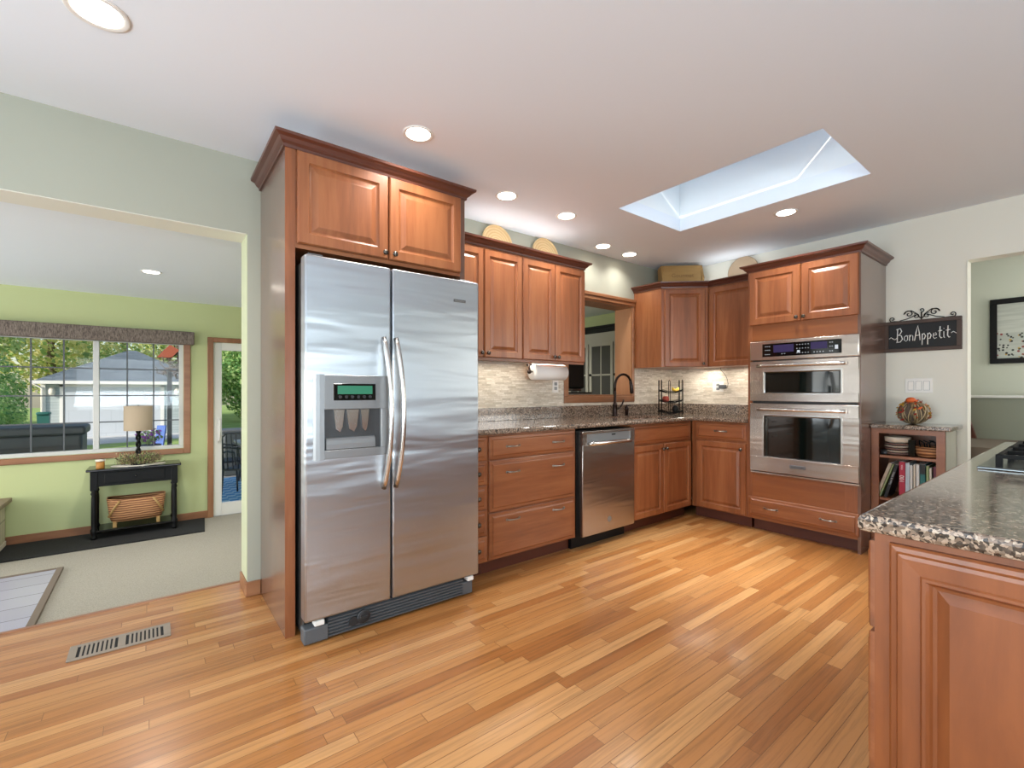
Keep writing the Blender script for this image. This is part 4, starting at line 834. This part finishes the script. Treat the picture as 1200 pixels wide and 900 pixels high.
# grey hutch + tv behind the pass-through
t = thing('grey_hutch', 'grey painted hutch with glass doors and a dark cornice seen through the pass-through', 'hutch', (4.36, 4.75, ZL), -90)
MB().box(0, 1.5, 0, .235, 0, 2.16).build('body', 'hutch_grey', t)
MB().sweep([(0, .235), (0, 0), (1.5, 0), (1.5, .235)], [(0, 2.16), (.02, 2.17), (.03, 2.21), (.05, 2.22), (.05, 2.24), (0, 2.24)]).build('cornice', 'black', t)
for x0_, x1_ in ((.77, 1.14), (1.16, 1.45), (.05, .38), (.40, .74)):
    d = MB().panel(x0_, x1_, .9, 2.03, [(0, 0), (0, .018), (.035, .020), (.038, .008), (.04, .008)]).build('door', 'hutch_grey', t)
    MB().box(x0_ + .038, x1_ - .038, -.012, -.008, .938, 1.992).build('pane', 'hutch_glass', d)
    mb = MB(); xm = (x0_ + x1_) / 2; mb.box(xm - .008, xm + .008, -.018, -.012, .938, 1.992); mb.box(x0_ + .038, x1_ - .038, -.018, -.012, 1.63, 1.65); mb.build('muntin', 'hutch_grey', d)
    MB().sphere((x0_ + .02, -.03, 1.64), .016).build('knob', 'black', d)
t = thing('television', 'black television set just behind the pass-through on the left', 'television', (3.50, 3.46, 1.18))
MB().box(-.16, .20, .0, .08, .03, .34, .02, 3).build('screen_housing', 'black', t); MB().box(-.10, .14, -.01, .10, 0, .03, .004).build('foot', 'black_gloss', t)
t = thing('media_cabinet', 'black cabinet with audio equipment below the television', 'cabinet', (3.50, 3.45, ZL))
MB().box(-.17, .26, -.04, .30, 0, 1.43, .004).build('body', 'black', t); MB().box(-.17, .262, -.045, .30, 1.405, 1.414).build('shelf_edge', 'silver_plastic', t)

# ================================================================== OUTSIDE
# garage
t = thing('garage', 'white and grey garage with a hipped shingle roof across the driveway', 'garage', (-.65, 24, -.57))
MB().box(-2.5, 2.45, 0, 5, 0, 2.12).build('wall', 'siding', t)
mb = MB(); v = mb._v([(-2.75, -.3, 2.12), (2.7, -.3, 2.12), (2.7, 5.3, 2.12), (-2.75, 5.3, 2.12), (-.15, 2.5, 3.55), (.12, 2.5, 3.55)])
for q in ((0, 1, 5, 4), (1, 2, 5), (2, 3, 4, 5), (3, 0, 4), (0, 3, 2, 1)): mb.bm.faces.new([v[i] for i in q])
mb.build('roof', 'shingle', t)
MB().box(-2.77, 2.72, -.33, -.30, 2.02, 2.14).build('gutter', 'white_paint', t)
mb = MB(); mb.box(-2.05, -1.93, -.04, 0, 0, 2.0); mb.box(.95, 1.07, -.04, 0, 0, 2.0); mb.box(-2.05, 1.07, -.04, 0, 1.92, 2.02); mb.box(-2.55, -2.42, -.05, 0, 0, 2.1); mb.build('door_trim', 'white_paint', t)
MB().box(-1.93, .95, -.02, 0, 0, 1.92).build('garage_door', 'garage_panel', t)
for x in (-2.25, 1.5): MB().lathe([(.05, 0), (.09, .05), (.09, .22), (.03, .3)], (x, -.09, 1.6), 8).build('wall_lantern', 'doily', t)
MB().tube([(-2.72, -.25, 2.05), (-2.50, -.06, 1.85), (-2.50, -.06, 0)], .04, 6).build('downspout', 'white_paint', t)
# wheeled bin
t = thing('wheeled_bin', 'green wheeled garbage bin beside the garage', 'bin', (-2.86, 22, -.57))
MB().grid([[(-a, -a, z), (a, -a, z), (a, a, z), (-a, a, z)] for a, z in ((.12, .08), (.15, .95))], smooth=False).build('bin_body', 'bin_green', t)
MB().box(-.17, .17, -.2, .2, .95, 1.05, .04, 2).build('lid', 'bin_green', t)
for x in (-.12, .12): MB().cyl((x - .03, .15, .1), .1, .06, 14, 'x').build('wheel', 'black', t)
# dark box outside the window
t = thing('storage_box', 'long dark grey resin storage box outside the window', 'storage box', (-.66, 7.9, -.57))
MB().box(-2.6, 0, -.25, .3, 0, 1.24, .04, 3).build('box_body', 'box_grey', t); mb = MB(); mb.box(-2.64, .03, -.28, .33, 1.22, 1.33, .03, 2); mb.build('lid', 'box_grey', t)
mb = MB()
for z in (.75, .95, 1.08): mb.box(-2.6, -.03, -.262, -.25, z, z + .02)
mb.build('rib', 'patio_metal', t)
# post with vine and bird house roof
t = thing('garden_post', 'dark post with tangled vine on top outside the window', 'post', (.225, 9.0, -.6))
MB().box(-.03, .03, -.03, .03, 0, 2.15).build('post_shaft', 'patio_metal', t)
mb = MB(); random.seed(9)
for i in range(46):
    p0 = Vector((random.gauss(.03, .07), random.gauss(0, .08), random.uniform(2.0, 2.55))); pts = [p0]
    for j in range(4): pts.append(pts[-1] + Vector((random.gauss(.02, .05), random.gauss(0, .04), random.gauss(.02, .05))))
    mb.tube(pts, .009, 4)
mb.build('vine', 'bark', t)
MB().prism([(-.16, 2.30), (.0, 2.50), (.12, 2.42), (.02, 2.30)], -.12, .12, axis='y').build('red_gable', 'roof_red', t)
# blue chair, flower pot
t = thing('folding_chair', 'blue folding chair on the grass by the garden post', 'chair', (-.03, 9.6, -.6), -35)
mb = MB(); mb.box(-.06, .08, -.18, .18, .58, .60); mb.prism([(.15, .60), (.18, .60), (.30, 1.2), (.27, 1.2)], -.06, .08, axis='x'); mb.build('seat_sling', 'chair_blue', t)
for a, b in (((-.07, -.2, 0), (-.07, .2, .6)), ((-.07, .2, 0), (-.07, -.2, .6)), ((.09, -.2, 0), (.09, .2, .6)), ((.09, .2, 0), (.09, -.2, .6))): MB().tube([a, b], .012, 6).build('leg', 'silver_plastic', t)
t = thing('flower_planter', 'purple flowers in a dark planter outside the window', 'planter', (-.02, 8.6, -.6))
MB().lathe([(.10, 0), (.14, 1.0), (.12, 1.0), (.001, .96)], (0, 0, 0), 16).build('pot', 'patio_metal', t)
def leaves(n, r, size, mats, hollow=.4, flat=1.0):
    mb = MB()
    for i in range(n):
        d_ = Vector((random.gauss(0, 1), random.gauss(0, 1), random.gauss(0, 1))).normalized(); rr = hollow + (1 - hollow) * random.random() ** .5
        c0 = Vector((d_.x * r[0], d_.y * r[1], d_.z * r[2])) * rr; nn = (d_ + Vector((random.gauss(0, .6), random.gauss(0, .6), random.gauss(0, .6)))).normalized()
        tt = nn.cross(Vector((random.random(), random.random(), 1))).normalized(); bb = nn.cross(tt); s_ = size * random.uniform(.6, 1.3)
        f_ = mb.bm.faces.new(mb._v([c0 - tt * s_, c0 - bb * s_ * .6, c0 + tt * s_, c0 + bb * s_ * .6])); f_.material_index = random.randrange(len(mats))
    return mb
random.seed(21)
o_ = leaves(160, (.16, .16, .12), .03, ['a', 'b']).build('blossom', ['pot_purple', 'leaf_green'], t); o_.location = (0, 0, 1.12)
# patio furniture and rug
MB().box(.45, 3.0, 7.55, 9.8, -.399, -.390).build('outdoor_rug', 'blue_rug', None, 'blue patterned outdoor rug on the patio', 'rug')
t = thing('patio_table', 'dark metal patio table outside the glass door', 'table', (1.75, 8.9, -.388))
MB().box(-.62, .62, -.45, .45, .68, .72, .01, 2).build('table_top', 'silver_plastic', t)
for x in (-.5, .5):
    for y in (-.38, .38): MB().tube([(x * 1.1, y * 1.1, 0), (x * .9, y, .68)], .02, 8).build('leg', 'patio_metal', t)
def pchair(label, loc, rz):
    t = thing('patio_chair', label, 'chair', loc, rz, 'metal patio chairs')
    MB().box(-.24, .24, -.22, .22, .40, .43, .01, 2).build('seat', 'patio_metal', t)
    mb = MB(); mb.tube([(-.24, .22, .42), (-.23, .30, .90), (-.15, .32, .96), (.15, .32, .96), (.23, .30, .90), (.24, .22, .42)], .016, 8)
    for i in range(6): x = -.18 + .072 * i; mb.tube([(x, .22, .43), (x * .9, .315, .94)], .008, 6)
    mb.build('backrest', 'patio_metal', t)
    for s1 in (-1, 1):
        MB().tube([(s1 * .25, .26, .66), (s1 * .29, .0, .66), (s1 * .28, -.2, .62)], .016, 8).build('armrest', 'patio_metal', t)
        MB().tube([(s1 * .28, -.2, .62), (s1 * .25, -.24, .30), (s1 * .25, -.26, 0)], .014, 8).build('leg', 'patio_metal', t)
        MB().tube([(s1 * .24, .22, .42), (s1 * .25, .28, 0)], .014, 8).build('leg', 'patio_metal', t)
pchair('dark metal patio chair on the near side of the patio table', (1.15, 8.0, -.388), 150)
pchair('dark metal patio chair at the left end of the patio table', (.98, 9.0, -.388), 90)
t = thing('deck_box', 'grey deck box behind the patio furniture', 'storage box', (1.4, 10.25, -.4))
MB().box(-.35, .9, -.25, .25, 0, .80, .03, 2).build('box_body', 'box_grey', t); MB().box(-.38, .93, -.28, .28, .80, .86, .02, 2).build('lid', 'grey_plastic', t)
# shrubs and trees
def tree(name, label, cat, x, y, r, h, n, size, mats, trunk=None, grp='trees beyond the garage'):
    t = thing(name, label, cat, (x, y, -.6), 0, grp)
    o_ = leaves(n, r, size, mats).build('crown', mats, t); o_.location = (0, 0, h)
    if trunk: MB().tube([(0, 0, 0), (.1, 0, h * .5), (0, 0, h + r[2] * .4)], [trunk, trunk * .8, trunk * .4], 8).build('trunk', 'bark_pale' if 'pale' in label else 'bark', t)
G_, Dk, Ye = 'leaf_green', 'leaf_dark', 'leaf_yellow'
tree('leafy_shrub', 'large green shrub left of the garage', 'shrub', -4.55, 19.2, (1.75, 1.5, 1.8), 1.5, 20000, .05, [G_, Dk, G_], None, 'shrubs by the driveway')
tree('leafy_shrub', 'dense green shrub at the left edge of the window view', 'shrub', -3.65, 15.0, (1.45, 1.3, 1.35), 1.0, 16000, .045, [G_, G_, Dk], None, 'shrubs by the driveway')
tree('tree', 'bright green tree with a pale trunk left of the garage', 'tree', -7.2, 26, (3.6, 2.4, 3.2), 4.9, 14000, .11, [G_, Ye, G_], .28)
tree('tree', 'green tree directly behind the garage on the left', 'tree', -4.0, 32.1, (3.3, 2.4, 3.4), 5.0, 7000, .13, [G_, Ye, Ye], .25)
tree('tree', 'yellow autumn tree behind the left half of the garage', 'tree', -1.4, 37.6, (3.2, 2.5, 3.4), 5.2, 4200, .13, [Ye, Ye, G_], .2)
tree('tree', 'thin yellow tree behind the garage roof peak', 'tree', 1.8, 43.3, (3.2, 2.5, 3.4), 5.8, 3600, .13, [Ye, G_], .2)
tree('tree', 'green tree behind the right end of the garage', 'tree', 5.2, 37.6, (3.0, 2.4, 3.0), 4.2, 9000, .15, [G_, Dk], .25)
tree('tree', 'dark green tree at the edge of the lawn behind the patio', 'tree', 6.0, 31, (3.4, 2.4, 3.4), 3.0, 14000, .12, [Dk, G_], .25)
tree('tree', 'broad green tree beyond the lawn right of the glass door', 'tree', 10.8, 43, (4, 2.5, 4.2), 4.2, 9000, .17, [G_, Dk], .3)
tree('tree', 'tall green tree behind the lawn at far left', 'tree', -11.8, 32, (4, 3, 3.8), 5.0, 9000, .15, [G_, Dk], .3)
